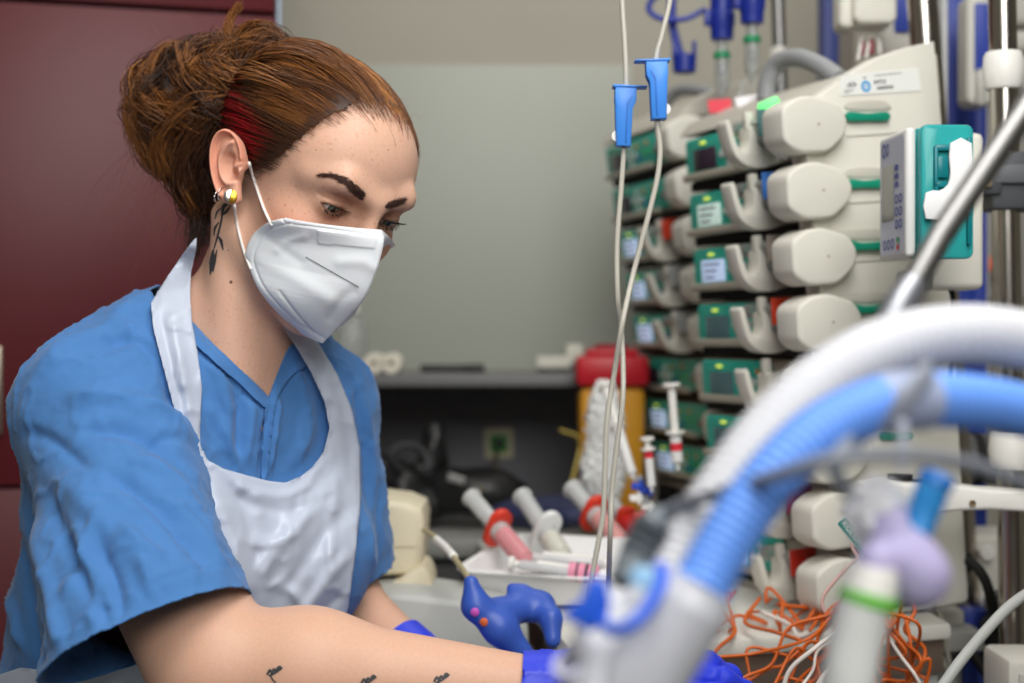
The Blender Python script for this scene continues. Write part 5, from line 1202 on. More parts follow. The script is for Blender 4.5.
fm = mat('keypad_lilac', (196, 200, 214), rough=.45)
M3 = frame(xf(MQ, (-.0010, 0, -dp/2)), MQ[:3, 2], MQ[:3, 1])          # z of this frame = x cross y
M3[:3, 2] = -MQ[:3, 0]
m = MB(); m.raw(xf(M3, [(x, y, .0003) for x, y in rrect(dp-.012, 2*hh-.010, .006, 4)]), [tuple(range(20))]); kp = m.build('keypad', fm, t, smooth=False)
m = MB(); m.raw(xf(M3, [(x, y, .0007) for x, y in rrect(.038, .054, .002, 2, (-.012, .004))]), [tuple(range(12))]); m.build('screen', mat('lcd_grey', (128, 130, 120), rough=.15), t, smooth=False)
kb = mat('key_outline', (70, 84, 160), rough=.5)
def oval(cx_, cy_, rx, ry, mt, nm='button', ring=True):
    a = np.linspace(0, 2*PI, 17)[:-1]; m = MB(); o_ = [(cx_+rx*math.cos(t_), cy_+ry*math.sin(t_), .0009) for t_ in a]
    if ring: o_ += [(cx_+.62*rx*math.cos(t_), cy_+.62*ry*math.sin(t_), .0009) for t_ in a]; m.raw(xf(M3, o_), [(i, (i+1) % 16, 16+(i+1) % 16, 16+i) for i in range(16)])
    else: m.raw(xf(M3, o_), [tuple(range(16))])
    m.build(nm, mt, kp, smooth=False)
for r in range(3):
    for c_ in range(2): oval(.016+.012*c_, -.004-.012*r, .0052, .0046, kb)
for k in range(3): oval(.016+.0*k, .026-.008*k, .0062, .0030, kb, ring=False)
for k in range(3): oval(-.022+.013*k, -.046, .0050, .0052, kb)
oval(.020, -.043, .0045, .0030, mat('key_go', (40, 150, 90), rough=.5), ring=False); oval(.020, -.050, .0045, .0030, mat('key_stop', (200, 50, 60), rough=.5), ring=False)
oval(-.024, .046, .006, .007, kb); oval(-.012, .046, .004, .006, kb)
text('marking', 'micrel', .006, M3@np.array([[1, 0, 0, .018], [0, 1, 0, .050], [0, 0, 1, .0009], [0, 0, 0, 1]], float), kb, kp, extrude=0) if False else None
tealc = mat('teal_translucent', (70, 208, 208), rough=.12, trans=.5, spec=.5, ior=1.3)
m = MB(); m.prism(rrect(.050, 2*hh+.004, .007, 4, (.036, 0)), .012, MQ@np.array([[1, 0, 0, 0], [0, 1, 0, 0], [0, 0, 1, -.004], [0, 0, 0, 1]], float), bev=.003); m.box((.050, 2*hh+.002, .03), (.036, 0, -.017), MQ, bev=.004); cas = m.build('cassette', tealc, t)
dteal = mat('teal_deep', (14, 120, 128), rough=.3)
for sx, sy, cx_, cy_ in ((.026, .006, .036, .040), (.004, .06, .024, .012), (.004, .06, .048, .012), (.010, .02, .030, .022), (.012, .006, .028, .006), (.020, .006, .032, -.036), (.006, .014, .030, -.046), (.004, .10, .055, 0)):
    m = MB(); m.box((sx, sy, .006), (cx_, cy_, .010), MQ, bev=.0015); m.build('cassette_rib', dteal, cas)
J_ = crom([(.036, .044), (.056, .044), (.056, -.010), (.048, -.022), (.036, -.025), (.013, -.026), (.013, -.002), (.026, 0), (.034, .006), (.036, .018)], 2, True)
m = MB(); m.prism(J_, .003, MQ@np.array([[1, 0, 0, 0], [0, 1, 0, 0], [0, 0, 1, .0125], [0, 0, 0, 1]], float), bev=.0008); m.build('paper_label', mat('paper_white', (240, 240, 240), rough=.7), t)
c = at(957, 211, 1.50); t = thing('lock_box', 'cream lock box mounted behind the teal infusion pump', 'box', tuple(c))
a, b = at(925, 289, 1.5), at(988, 131, 1.5); m = MB(); m.box((b[0]-a[0], .05, b[2]-a[2]), ((a[0]+b[0])/2, 1.535, (a[2]+b[2])/2), bev=.007, seg=3); m.build('shell', mat('lockbox_cream', (222, 219, 208), rough=.45), t)
m = MB(); m.box((.03, .03, .020), at(942, 284, 1.5)+V(-.022, .02, .004), bev=.003); m.build('bracket', mat('bracket_grey', (150, 150, 144), rough=.5), t)
m = MB(); m.tube(crom([at(950, 286, 1.54), at(953, 300, 1.54), at(954, 330, 1.56), at(950, 380, 1.6)], 6), .0028, n=8); m.build('cable', black_m, t, auto=0)
# ---- lower right
t = thing('support_arm', 'white hinged support arm bolted to the polished pole at lower right', 'bracket', tuple(on1(500)))
m = MB(); Y0 = 1.52
P = [at(x, y, Y0) for x, y in ((868, 486), (890, 482), (962, 486), (990, 490), (1040, 492), (1040, 513), (990, 510), (962, 511), (935, 513), (868, 517))]
Ma = frame(P[0], V(1, 0, 0), V(0, 0, 1)); Mi = np.linalg.inv(Ma); Ma2 = Ma.copy(); Ma2[:3, 3] += V(0, .05, 0)
m.prism([tuple(xf(Mi, p))[:2] for p in P], .05, Ma2, bev=.004, seg=3); m.build('arm', white_m, t)
m = MB(); m.lathe([(.0001, 0), (.0032, 0), (.0032, .003), (.0018, .003), (.0018, .001), (.0001, .001)], frame(at(972, 503, Y0)-V(0, 0, 0), V(1, 0, 0), V(0, 0, 1)), n=16); m.build('bolt', mat('bolt_brass', (170, 150, 120)), t)
m = MB(); m.lathe([(.0001, 0), (.013, 0), (.013, .012), (.0001, .012)], frame(at(900, 486, 1.545), V(1, 0, 0), V(0, 1, 0)), n=20); m.box((.03, .02, .008), at(920, 484, 1.545), bev=.003); m.build('lever', black_m, t)
c = at(985, 560, 1.85); t = thing('equipment_box', 'grey equipment box with round knob low behind the polished pole', 'medical device', tuple(at(985, 608, 1.85)))
a, b = at(966, 608, 1.85), at(1035, 535, 1.85); m = MB(); m.box((b[0]-a[0], .10, b[2]-a[2]), ((a[0]+b[0])/2, 1.90, (a[2]+b[2])/2), bev=.008, seg=3); m.build('shell', dev_m, t)
for y in (552, 600): m = MB(); m.lathe([(.0001, 0), (.0095, 0), (.0105, .003), (.009, .008), (.0001, .009)], frame(at(986, y, 1.848), V(1, 0, 0), V(0, 0, 1)), n=24); m.build('knob', white_m, t)
t = thing('ventilator_base', 'grey rails and blue posts of the ventilator base at lower right', 'medical device', tuple(at(940, 683, 1.9)))
for (x0, y0, x1, y1, d_, mt) in ((880, 610, 965, 626, 1.80, dev_m), (880, 632, 985, 652, 1.76, mat('rail_grey', (176, 176, 170), rough=.5)), (880, 655, 975, 700, 1.84, mat('base_grey', (160, 160, 158), rough=.5)), (964, 610, 1004, 640, 1.82, blue_m), (964, 640, 980, 700, 1.83, blue_m), (946, 520, 958, 612, 1.90, blue_m), (950, 515, 968, 585, 1.94, mat('column_dark_blue', (36, 50, 110)))):
    a, b = at(x0, y1, d_), at(x1, y0, d_); m = MB(); m.box((b[0]-a[0], .06, b[2]-a[2]), ((a[0]+b[0])/2, d_+.03, (a[2]+b[2])/2), bev=.004); m.build('rail' if mt is not blue_m else 'post', mt, t)
t = thing('black_cable', 'thick black cable with plug curving down behind the grey hose', 'cable', tuple(at(958, 560, 1.7)))
m = MB(); m.tube(crom([at(956, 560, 1.72), at(972, 563, 1.70), at(985, 580, 1.69), at(994, 610, 1.69), at(1002, 640, 1.69), at(1006, 668, 1.70), at(990, 676, 1.72), at(974, 655, 1.74)], 8), .0058, n=10); m.build('cord', black_m, t, auto=0)
m = MB(); m.box((.030, .03, .024), at(958, 561, 1.72), bev=.008, seg=3); m.build('plug', black_m, t)
t = thing('motor_housing', 'dark cylindrical motor housing low at the right edge', 'medical device', tuple(at(1010, 650, 1.75)))
m = MB(); m.lathe([(.0001, -.055), (.040, -.055), (.046, -.04), (.046, .02), (.036, .03), (.036, .055), (.0001, .055)], frame(at(1020, 640, 1.78), V(1, 0, 0), V(0, 1, 0)), n=30); m.build('drum', mat('drum_black', (34, 36, 38), rough=.4), t)
m = MB(); m.lathe([(.037, .034), (.041, .036), (.041, .050), (.037, .052)], frame(at(1020, 640, 1.78), V(1, 0, 0), V(0, 1, 0)), n=30, cap=False); m.build('band', dsteel_m, t)
t = thing('corner_box', 'small pale box with cut corner at the bottom right edge', 'box', tuple(at(1030, 683, 1.45)))
a, b = at(1008, 730, 1.45), at(1060, 660, 1.45); m = MB(); m.box((b[0]-a[0], .08, b[2]-a[2]), ((a[0]+b[0])/2, 1.49, (a[2]+b[2])/2), bev=.006); m.build('shell', dev_m, t)
m = MB(); m.box((.03, .003, .018), ((a[0]+b[0])/2, 1.4485, b[2]-.022), bev=.001); m.build('panel', mat('box_panel', (190, 188, 180), rough=.5), t)
m = MB(); m.tube(crom([at(940, 690, 1.30), at(960, 662, 1.31), at(985, 632, 1.33), at(1010, 606, 1.35), at(1040, 585, 1.38)], 8), .0050, n=14); tag(m.build('grey_hose', mat('hose_grey', (178, 180, 176), rough=.5), auto=0), 'plain grey hose slanting across the lower right corner', 'hose')
for k, (C, lab) in enumerate(((((915, 600), (930, 630), (945, 665), (950, 690)), 'thin grey lead crossing the base rails, left of its twin'), (((930, 600), (942, 620), (947, 650), (955, 690)), 'thin grey lead crossing the base rails, right of its twin'))):
    m = MB(); m.tube(crom([at(x, y, 1.70) for x, y in C], 8), .0028, n=8); tag(m.build('grey_lead', mat('lead_grey', (150, 148, 136), rough=.5), auto=0), lab, 'cable', 'grey leads by the base rails')
t = thing('grey_cylinder', 'dark grey padded cylinder behind the blue hose, left of the white collar', 'medical device', tuple(at(980, 460, 2.0)))
m = MB(); m.lathe([(.0001, -.06), (.028, -.06), (.034, -.05), (.034, .05), (.028, .06), (.0001, .06)], frame(at(975, 458, 2.0), V(0, 1, 0), V(0, 0, 1)), n=28); m.build('roll', mat('cyl_grey', (92, 92, 92), rough=.5), t)
m = MB(); m.lathe([(.0345, -.006), (.036, -.004), (.036, .004), (.0345, .006)], frame(at(975, 458, 2.0), V(0, 1, 0), V(0, 0, 1)), n=28, cap=False); m.build('band', black_m, t)
m = MB(); m.box((.03, .004, .022), at(996, 264, 2.29), bev=.001); m.build('orange_label', mat('label_orange', (214, 84, 30), rough=.5), [o for o in bpy.data.objects if o.name == 'wall_unit'][0])
# ================================================================ tray, syringes, bed
tray_m = mat('tray_white', (238, 238, 238), rough=.35)
tc = at(562, 590, 1.76); tc[2] = TZ+.001; ta = nrm(V(1, -.42, 0)); MTr = frame(tc+V(0, .01, .010), ta, V(-ta[1], ta[0], .12))
t = thing('syringe_tray', 'shallow white plastic tray with syringes on the trolley corner', 'tray', M=MTr)
rings = [(.066, .044, .012, .0), (.072, .050, .014, .004), (.082, .060, .018, .034), (.090, .068, .022, .035), (.090, .068, .022, .0325), (.085, .063, .020, .0325), (.074, .053, .016, .002), (.068, .047, .014, -.0006)]
m = MB(); vv = []
for w, h_, r, z in rings: vv += [(x, y, z) for x, y in rrect(2*w, 2*h_, r, 6)]
k = 28; ff = [(i*k+j, i*k+(j+1) % k, (i+1)*k+(j+1) % k, (i+1)*k+j) for i in range(len(rings)-1) for j in range(k)]+[tuple(range(k)), tuple(range(7*k, 8*k))[::-1]]
vv = [(x, y, z) for x, y, z in vv]
vi = []
for w, h_, r, z in [(1.1*a_, 1.35*b_, c_, d_*1.25) for a_, b_, c_, d_ in ((.064, .042, .012, .0015), (.072, .050, .014, .006), (.0805, .0585, .018, .0345))]: vi += [(x, y, z) for x, y in rrect(2*w, 2*h_, r, 6)]
vo = []
for w, h_, r, z in [(1.1*a_, 1.35*b_, c_, d_*1.25) for a_, b_, c_, d_ in ((.066, .044, .012, .0), (.0735, .0515, .014, .004), (.082, .060, .018, .0325), (.089, .067, .022, .0325), (.090, .068, .022, .034), (.089, .067, .022, .0352), (.0805, .0585, .018, .0345))]: vo += [(x, y, z) for x, y in rrect(2*w, 2*h_, r, 6)]
m.raw(xf(MTr, vo), [(i*k+j, i*k+(j+1) % k, (i+1)*k+(j+1) % k, (i+1)*k+j) for i in range(6) for j in range(k)]+[tuple(range(k))[::-1]])
m.raw(xf(MTr, vi), [(i*k+j, (i+1)*k+j, (i+1)*k+(j+1) % k, i*k+(j+1) % k) for i in range(2) for j in range(k)]+[tuple(range(k))]); m.build('tray_body', tray_m, t)
# big syringes: plunger end first
def syringe(pa, pb, r, lab, barrel, fluid, flange, cap=None, label_col=None, plug=None, wing=.022, rod=.36):
    pa, pb = np.asarray(pa), np.asarray(pb); L_ = np.linalg.norm(pb-pa); z = nrm(pb-pa); x = nrm(np.cross(z, V(.2, 1, .3))); M = frame(pa, x, np.cross(z, x)); M[:3, 2] = z
    t = thing('syringe', lab, 'syringe', M=M); f = rod*L_
    m = MB(); m.lathe([(.0001, 0), (r*.95, 0), (r*.98, .003), (r*.80, .006), (r*.80, f), (r*.9, f+.001), (r*.9, f+.10*L_), (.0001, f+.11*L_)], M, n=20); m.build('plunger', plug or mat('plunger_clear', (216, 218, 218), rough=.25, trans=.35), t)
    m = MB(); m.lathe([(r*.97, f-.002), (r, f), (r, L_-r*.9), (r*.35, L_-r*.35), (r*.25, L_), (.0001, L_)], M, n=22, cap=False); m.build('barrel', barrel, t)
    if fluid: m = MB(); m.lathe([(.0001, f+.11*L_), (r*.92, f+.10*L_), (r*.92, L_-r*.95), (r*.2, L_-r*.3), (.0001, L_-r*.3)], M, n=20); m.build('fluid', fluid, t)
    m = MB(); m.prism(crom([(wing, .006), (wing*.6, r*1.05), (-wing*.6, r*1.05), (-wing, .006), (-wing, -.006), (-wing*.6, -r*1.05), (wing*.6, -r*1.05), (wing, -.006)], 2, True), .009, M@np.array([[1, 0, 0, 0], [0, 1, 0, 0], [0, 0, 1, f-.004], [0, 0, 0, 1]], float), bev=.001); m.build('flange', flange, t)
    if label_col:
        m = MB(); m.lathe([(r*1.02, f+.25*L_), (r*1.02, f+.45*L_)], M, n=22, cap=False); lb = m.build('label', label_col, t)
        m = MB(); 
        for q in range(3): m.lathe([(r*1.03, f+.29*L_+q*.05*L_), (r*1.03, f+.305*L_+q*.05*L_)], M, n=22, cap=False)
        lb2 = m.build('label_print', mat('print_dark', (60, 30, 40), rough=.6), lb, smooth=False)
    if cap: m = MB(); m.lathe([(r*.35, L_-.004), (r*.42, L_), (r*.42, L_+.014), (.0001, L_+.016)], M, n=14); m.build('cap', cap, t)
    return t
bar_m = mat('barrel_clear', (232, 234, 232), rough=.12, alpha=.3, ior=1.3)
red_fl = mat('flange_red', (214, 56, 34), rough=.4)
pinkf = mat('fluid_pink', (220, 50, 80), rough=.35)
syringe(at(471, 497, 1.84), at(530, 566, 1.73), .0130, 'large syringe with red flange and pink liquid leaning over the left tray rim', bar_m, pinkf, red_fl, wing=.024, rod=.46)
syringe(at(522, 496, 1.86), at(566, 562, 1.75), .0135, 'large clear syringe with white winged flange standing in the tray', bar_m, mat('fluid_straw', (206, 204, 186), rough=.3), mat('flange_milky', (226, 228, 226), rough=.3), wing=.027, rod=.55)
syringe(at(572, 488, 1.94), at(628, 552, 1.83), .0140, 'clear ended syringe with red flange lying right of the tray', bar_m, mat('fluid_orange', (206, 60, 40), rough=.35), red_fl, wing=.024, rod=.40)
syringe(at(612, 505, 1.96), at(652, 552, 1.84), .0125, 'red syringe with pink label behind the grey elbow connector', mat('barrel_red', (200, 44, 44), rough=.3), None, red_fl, label_col=mat('label_pink', (226, 96, 116), rough=.6), wing=.02)
# wrapped syringes in the tray
for k, (a, b, lab, pk) in enumerate(((at(510, 563, 1.69), at(600, 575, 1.67), 'wrapped white syringe at the tray front, pink band on it', True), (at(516, 555, 1.75), at(615, 564, 1.74), 'wrapped white syringe at the tray back, plain wrapper', False))):
    z = nrm(b-a); L_ = np.linalg.norm(b-a); M = frame(a, nrm(np.cross(V(0, 0, 1), z)), V(0, 0, 1)); M[:3, 2] = z; M[:3, 1] = np.cross(z, M[:3, 0]); t = thing('wrapped_syringe', lab, 'syringe', M=M)
    m = MB(); m.lathe([(.0001, 0), (.008, 0), (.008, .004), (.004, .006), (.004, .03), (.0075, .032), (.0075, L_-.012), (.003, L_-.006), (.002, L_)], M, n=18); m.build('barrel', white_m, t)
    m = MB(); m.box((.020, .010, L_*.8), (0, 0, L_*.5), M, bev=.004); m.build('wrapper', mat('wrapper_film', (240, 240, 242), rough=.2, trans=.35), t)
    if pk:
        m = MB(); m.lathe([(.0105, L_*.66), (.0105, L_*.98)], M, n=18, cap=False); lb = m.build('label', mat('label_rose', (232, 150, 176), rough=.6), t)
        m = MB(); m.lathe([(.0106, L_*.74), (.0106, L_*.765)], M, n=18, cap=False); m.lathe([(.0106, L_*.84), (.0106, L_*.875)], M, n=18, cap=False); m.build('label_print', mat('print_dark', (60, 30, 40), rough=.6), lb, smooth=False)
# upright syringes on the manifold
def stand_syringe(pt, pb, r, lab, band, rod=.3):
    pt, pb = np.asarray(pt), np.asarray(pb); z = nrm(pt-pb); L_ = np.linalg.norm(pt-pb); x = nrm(np.cross(z, V(0, 1, .2))); M = frame(pb, x, np.cross(z, x)); M[:3, 2] = z
    t = thing('upright_syringe', lab, 'syringe', M=M)
    m = MB(); m.lathe([(.0001, 0), (r*.3, 0), (r*.35, r), (r, r*1.5), (r, L_*(1-rod)), (r*.9, L_*(1-rod))], M, n=20); m.build('barrel', mat('barrel_white', (226, 226, 224), rough=.3), t)
    m = MB(); m.lathe([(r*1.7, L_*(1-rod)), (r*1.7, L_*(1-rod)+.003), (r*.7, L_*(1-rod)+.003), (r*.7, L_-.004), (r*1.6, L_-.004), (r*1.6, L_), (.0001, L_)], M, n=20); m.build('plunger', white_m, t)
    if band: m = MB(); m.lathe([(r*1.03, L_*band), (r*1.03, L_*band+.010)], M, n=20, cap=False); m.build('label', mat('label_red', (216, 40, 60), rough=.6), t)
stand_syringe(at(671, 383, 1.84), at(678, 470, 1.84), .0072, 'tall white syringe with red band standing before the far tower', .22, .58)
stand_syringe(at(647, 437, 1.80), at(652, 492, 1.80), .0052, 'small white syringe with red band beside the blue taps', .62, .24)
stand_syringe(at(605, 386, 1.95), at(634, 480, 1.86), .0062, 'slanting white syringe with wide wings leaning left of the far tower', 0, .45)
c = at(642, 500, 1.84); t = thing('tap_manifold', 'stopcock manifold with blue and white taps under the upright syringes', 'valve', tuple(c))
m = MB(); m.tube([at(638, 476, 1.84), at(646, 500, 1.84), at(644, 530, 1.83)], .005, n=10); m.build('manifold', mat('manifold_clear', (224, 226, 224), rough=.2, trans=.3), t)
for (x, y, cc, nm) in ((638, 486, (30, 70, 190), 'blue'), (647, 490, (30, 70, 190), 'blue'), (636, 498, (238, 236, 232), 'white'), (648, 508, (238, 236, 232), 'white'), (640, 516, (206, 50, 34), 'red')):
    m = MB(); m.box((.016, .012, .008), at(x, y, 1.83), bev=.002); m.box((.005, .014, .016), at(x+3, y, 1.83), bev=.002); m.build('tap', mat('tap_'+nm, cc, rough=.4), t)
m = MB(); m.tube([at(654, 455, 1.86), at(655, 520, 1.86), at(652, 580, 1.80)], .004, n=8); tag(m.build('drip_stand_rod', steel_m), 'thin steel rod beside the tap manifold', 'rod')
# yellow catheter loop
m = MB(); m.tube(crom([at(560, 430, 2.5), at(580, 440, 2.45), at(575, 470, 2.4), at(572, 490, 2.35), at(590, 500, 2.3), at(584, 480, 2.35)], 8), .003, n=8); tag(m.build('catheter', mat('catheter_yellow', (196, 176, 90), rough=.4), auto=0), 'yellowish catheter coiled beside the crumpled plastic bag', 'tube')
# ---- bed side and blue handle
bedm = mat('bed_grey', (186, 188, 184), rough=.45)
t = thing('side_unit', 'pale grey cabinet with rounded top just right of the apron, under the cream device', 'cabinet', (-.08, 1.67, 0))
P = roundpoly([(-.20, .10), (-.20, 1.070), (-.12, 1.078), (.002, 1.062), (.018, 1.04), (.018, .10)], [.005, .01, .02, .02, .012, .005])
Mb = frame((0, 1.76, 0), V(1, 0, 0), V(0, 0, 1)); m = MB(); m.prism(P, .14, frame((0, 1.76, 0), V(1, 0, 0), V(0, 0, 1)), bev=.008, seg=3); m.build('casing', bedm, t)
m = MB(); m.prism([(-.19, 1.024), (-.1, 1.030), (.02, 1.014), (.02, 1.008), (-.1, 1.024), (-.19, 1.018)], .003, frame((0, 1.6205, 0), V(1, 0, 0), V(0, 0, 1)), bev=.0008); m.build('moulding', mat('bed_shade', (150, 152, 150), rough=.5), t)
for x in (-.17, .0): m = MB(); m.lathe([(.0001, 0), (.02, 0), (.02, .10), (.0001, .10)], frame((x, 1.69, 0), V(1, 0, 0), V(0, 1, 0)), n=16); m.build('foot', mat('bed_frame_grey', (120, 122, 124), rough=.5), t)
t = thing('bed_rail_control', 'blue moulded bed rail handle with pink and orange buttons in front of the tray', 'handle', tuple(at(510, 640, 1.46)))
hb = mat('handle_blue', (58, 92, 186), rough=.4)
def hfn(q):
    a = lambda x, y, d_=1.46: at(x, y, d_)
    d = sdf_cap(q, a(471, 582), a(476, 606), .0075, .0125)
    d = smin(d, sdf_cap(q, a(476, 606), a(500, 628), .0125, .0155), .012)
    d = smin(d, sdf_cap(q, a(500, 628), a(525, 655), .0155, .010), .012)
    d = smin(d, sdf_cap(q, a(500, 612, 1.48), a(540, 606, 1.50), .0155, .0135), .015)
    d = smin(d, sdf_cap(q, a(522, 592, 1.50), a(512, 588, 1.50), .009, .006), .012)
    d = smin(d, sdf_cap(q, a(540, 606, 1.50), a(551, 618, 1.48), .0125, .010), .012)
    return smin(d, sdf_cap(q, a(551, 618, 1.48), a(553, 640, 1.47), .010, .0085), .01)
v, f = nets(hfn, at(455, 672, 1.46)-V(0, .05, 0), at(575, 568, 1.46)+V(.01, .09, .01), .0028); v = smooth_mesh(v, f, 3); m = MB(); m.raw(v, f); m.build('grip', hb, t, auto=0)
ht_ = bvh(v, f)
for x, y, cc, nm in ((475, 612, (206, 90, 190), 'pink'), (484, 622, (226, 110, 60), 'orange')):
    h_, n_ = hit(ht_, x, y)
    if h_ is not None: m = MB(); m.lathe([(.0001, -.001), (.0042, -.001), (.0042, .0012), (.003, .002), (.0001, .0022)], frame(h_, np.cross(n_, V(0, .3, 1)), np.cross(n_, np.cross(n_, V(0, .3, 1)))), n=16); m.build('button', mat('button_'+nm, cc, rough=.4), t)
# cream device behind the woman's far arm
c = at(395, 600, 1.72); t = thing('cream_monitor', 'cream plastic device with a rounded lip between the woman and the tray', 'medical device', tuple(c))
crm = mat('device_cream', (226, 216, 188), rough=.45)
Mc = frame(at(355, 600, 1.72), V(1, 0, 0), V(0, 0, 1)); S_ = 1.72/1500
m = MB(); m.prism([(x*S_, y*S_) for x, y in crom([(-60, 20), (-60, 100), (0, 103), (50, 97), (66, 90), (69, 78), (66, 25)], 1, True)], .14, Mc@np.array([[1, 0, 0, 0], [0, 1, 0, 0], [0, 0, 1, -.14], [0, 0, 0, 1]], float), bev=.008, seg=3); m.build('shell', crm, t)
m = MB(); m.prism([(x*S_, y*S_) for x, y in crom([(-60, -2), (20, 4), (60, 6), (77, 10), (78, 22), (70, 36), (55, 30), (40, 20), (0, 12), (-60, 8)], 3, True)], .10, Mc@np.array([[1, 0, 0, 0], [0, 1, 0, 0], [0, 0, 1, -.075], [0, 0, 0, 1]], float), bev=.006, seg=3); m.build('lip', crm, t)
m = MB(); m.box((.10, .08, .02), at(370, 603, 1.72)+V(-.03, .05, -.002), bev=.008); m.build('foot', mat('device_cream_dark', (200, 190, 164), rough=.5), t)
m = MB(); m.box((.13, .001, .0012), at(385, 547, 1.72)+V(-.03, -.0005, 0), bev=0); m.build('seam', mat('seam_cream', (186, 178, 156), rough=.6), t)
# drain tube with white sleeve
t = thing('drain_tube', 'thin drain tube with white sleeve running to the blue handle', 'tube', tuple(at(445, 560, 1.6)))
m = MB(); m.tube(crom([at(424, 530, 1.70), at(436, 538, 1.66), at(452, 555, 1.60), at(470, 580, 1.50)], 8), .0032, n=10); m.build('tube', mat('tube_amber', (170, 158, 120), rough=.35), t, auto=0)
m = MB(); m.tube(crom([at(436, 539, 1.658), at(445, 547, 1.628), at(454, 557, 1.59)], 6), .0046, n=12); m.build('sleeve', white_m, t, auto=0)
m = MB(); m.box((.13, .25, .20), (at(440, 0, 2.1)[0]-.035, 2.15, CZ-.10-.03), bev=.01); o = m.build('storage_box', mat('storage_dark_grey', (50, 50, 52), rough=.6)); tag(o, 'dark storage box in the gap behind the cream device', 'box')  # box in one even dark grey
# ---- orange and white wires
def wire(C, r, mt, lab, group, n=10, name='wire'):
    m = MB(); m.tube(crom(C, n), r, n=7); return tag(m.build(name, mt, auto=0), lab, 'wire', group)
orm = mat('wire_orange', (206, 96, 26), rough=.45); whm = mat('wire_white', (226, 216, 208), rough=.45)
src = at(868, 575, 1.42)
r2 = np.random.default_rng(21)
def zz(p, q, amp, n, dz=0.):
    p, q = np.asarray(p), np.asarray(q); k = np.linspace(0, 1, n)[:, None]; return p*(1-k)+q*k+np.sin(k*PI)*r2.normal(size=(n, 3))*amp+V(0, 0, dz)*np.sin(k*PI)
ends = [(700, 690), (716, 692), (690, 660), (735, 690), (748, 692), (760, 692), (770, 695), (785, 695), (800, 700), (815, 700), (830, 700)]
for k, (x, y) in enumerate(ends):
    wire(zz(src+r2.normal(size=3)*.008, at(x, y, 1.40+.02*r2.random()), .010, 6, -.012), .0016, orm, 'thin orange wire fanning out from the crimson sleeve to the lower left', 'orange wires in the fan')
for k in range(7):
    x = 715+r2.random()*120; y0 = 590+r2.random()*30; p = at(x, y0, 1.66); q = at(x+r2.normal()*40, 640+r2.random()*14, 1.56); p[2] = max(p[2], TZ+.006); q[2] = max(q[2], TZ+.004); C = zz(p, q, .024, 6); C[:, 2] = np.maximum(C[:, 2], TZ+.004)
    wire(C, .0019, orm, 'orange wire looping in the tangle on the white trolley top', 'orange wires on the trolley top')
wire([at(716, 575, 1.62), at(718, 605, 1.58), at(735, 630, 1.54), at(718, 648, 1.50), at(700, 670, 1.46)], .0022, orm, 'single orange wire bending over the trolley edge by the hose', None)
wire([at(760, 598, 1.6), at(745, 622, 1.56), at(775, 632, 1.5), at(800, 640, 1.46)], .0020, orm, 'orange wire making a flat arrow bend on the trolley top', None)
for k in range(9):
    x = 890+r2.random()*20; wire(zz(at(880, 600, 1.44), at(888+r2.random()*40, 695, 1.46), .018, 6), .0017, orm, 'orange wire bunched right of the clear foreground tube', 'orange wires by the clear tube')
wire([at(905, 585, 1.5), at(915, 610, 1.48), at(905, 630, 1.47), at(925, 650, 1.47), at(915, 680, 1.46)], .0020, orm, 'orange wire kinking upward beside the green ring', None)
wire([at(762, 612, 1.58), at(790, 625, 1.54), at(800, 638, 1.5), at(825, 625, 1.46), at(845, 605, 1.43), at(862, 580, 1.42)], .0021, whm, 'white wire sweeping across the trolley to the crimson sleeve', None)
wire([at(866, 586, 1.40), at(850, 620, 1.39), at(815, 648, 1.38), at(790, 670, 1.38), at(780, 700, 1.38)], .0022, whm, 'white wire curving down in front of the orange fan', None)
wire([at(860, 560, 1.44), at(852, 545, 1.44), at(862, 536, 1.44), at(866, 550, 1.43), at(840, 575, 1.43), at(822, 600, 1.43), at(830, 622, 1.43)], .0019, mat('wire_pink', (214, 180, 172), rough=.45), 'pinkish wire looping up beside the teal tag', None)
for k in range(5): wire(zz(src+V(.0, -.01, -.02), at(790+k*9, 700, 1.37), .008, 5), .0015, whm, 'fine white wire mixed into the orange fan', 'fine white wires in the fan')
wire([at(880, 625, 1.44), at(900, 655, 1.43), at(915, 675, 1.42), at(925, 695, 1.42)], .0018, whm, 'white wire running down right of the clear foreground tube', None)
m = MB(); m.tube(crom([at(868, 556, 1.40), at(866, 575, 1.40), at(852, 592, 1.40), at(838, 612, 1.41)], 8), [.0048]*25, n=10); tag(m.build('crimson_sleeve', mat('sleeve_crimson', (190, 20, 60), rough=.5), auto=0), 'crimson cable sleeve gathering the orange wires', 'sleeve')
t = thing('teal_tag', 'teal name tag with white lettering hanging over the crimson sleeve', 'tag', tuple(at(856, 532, 1.38)))
a, b = at(843, 521, 1.39), at(872, 556, 1.38); X = nrm(b-a); M = frame((a+b)/2, X, V(0, 0, 1)); M[:3, 2] = np.cross(M[:3, 0], M[:3, 1])
m = MB(); m.prism(rrect(.046, .0125, .002, 3), .0012, M, bev=.0003); m.build('rim', white_m, t)
m = MB(); m.prism(rrect(.044, .0105, .0015, 3), .0004, M@np.array([[1, 0, 0, 0], [0, 1, 0, 0], [0, 0, 1, .0012], [0, 0, 0, 1]], float), bev=0); pl_ = m.build('plate', mat('tag_teal', (32, 128, 116), rough=.5), t)
text('lettering', 'KCL CAVH', .0072, M@np.array([[1, 0, 0, -.002], [0, 1, 0, 0], [0, 0, 1, .0018], [0, 0, 0, 1]], float), white_m, pl_)
m = MB(); m.box((.010, .002, .012), at(866, 557, 1.41), bev=.0005); tag(m.build('teal_clip', teal_m), 'small teal clip on the crimson sleeve below the tag', 'clip')
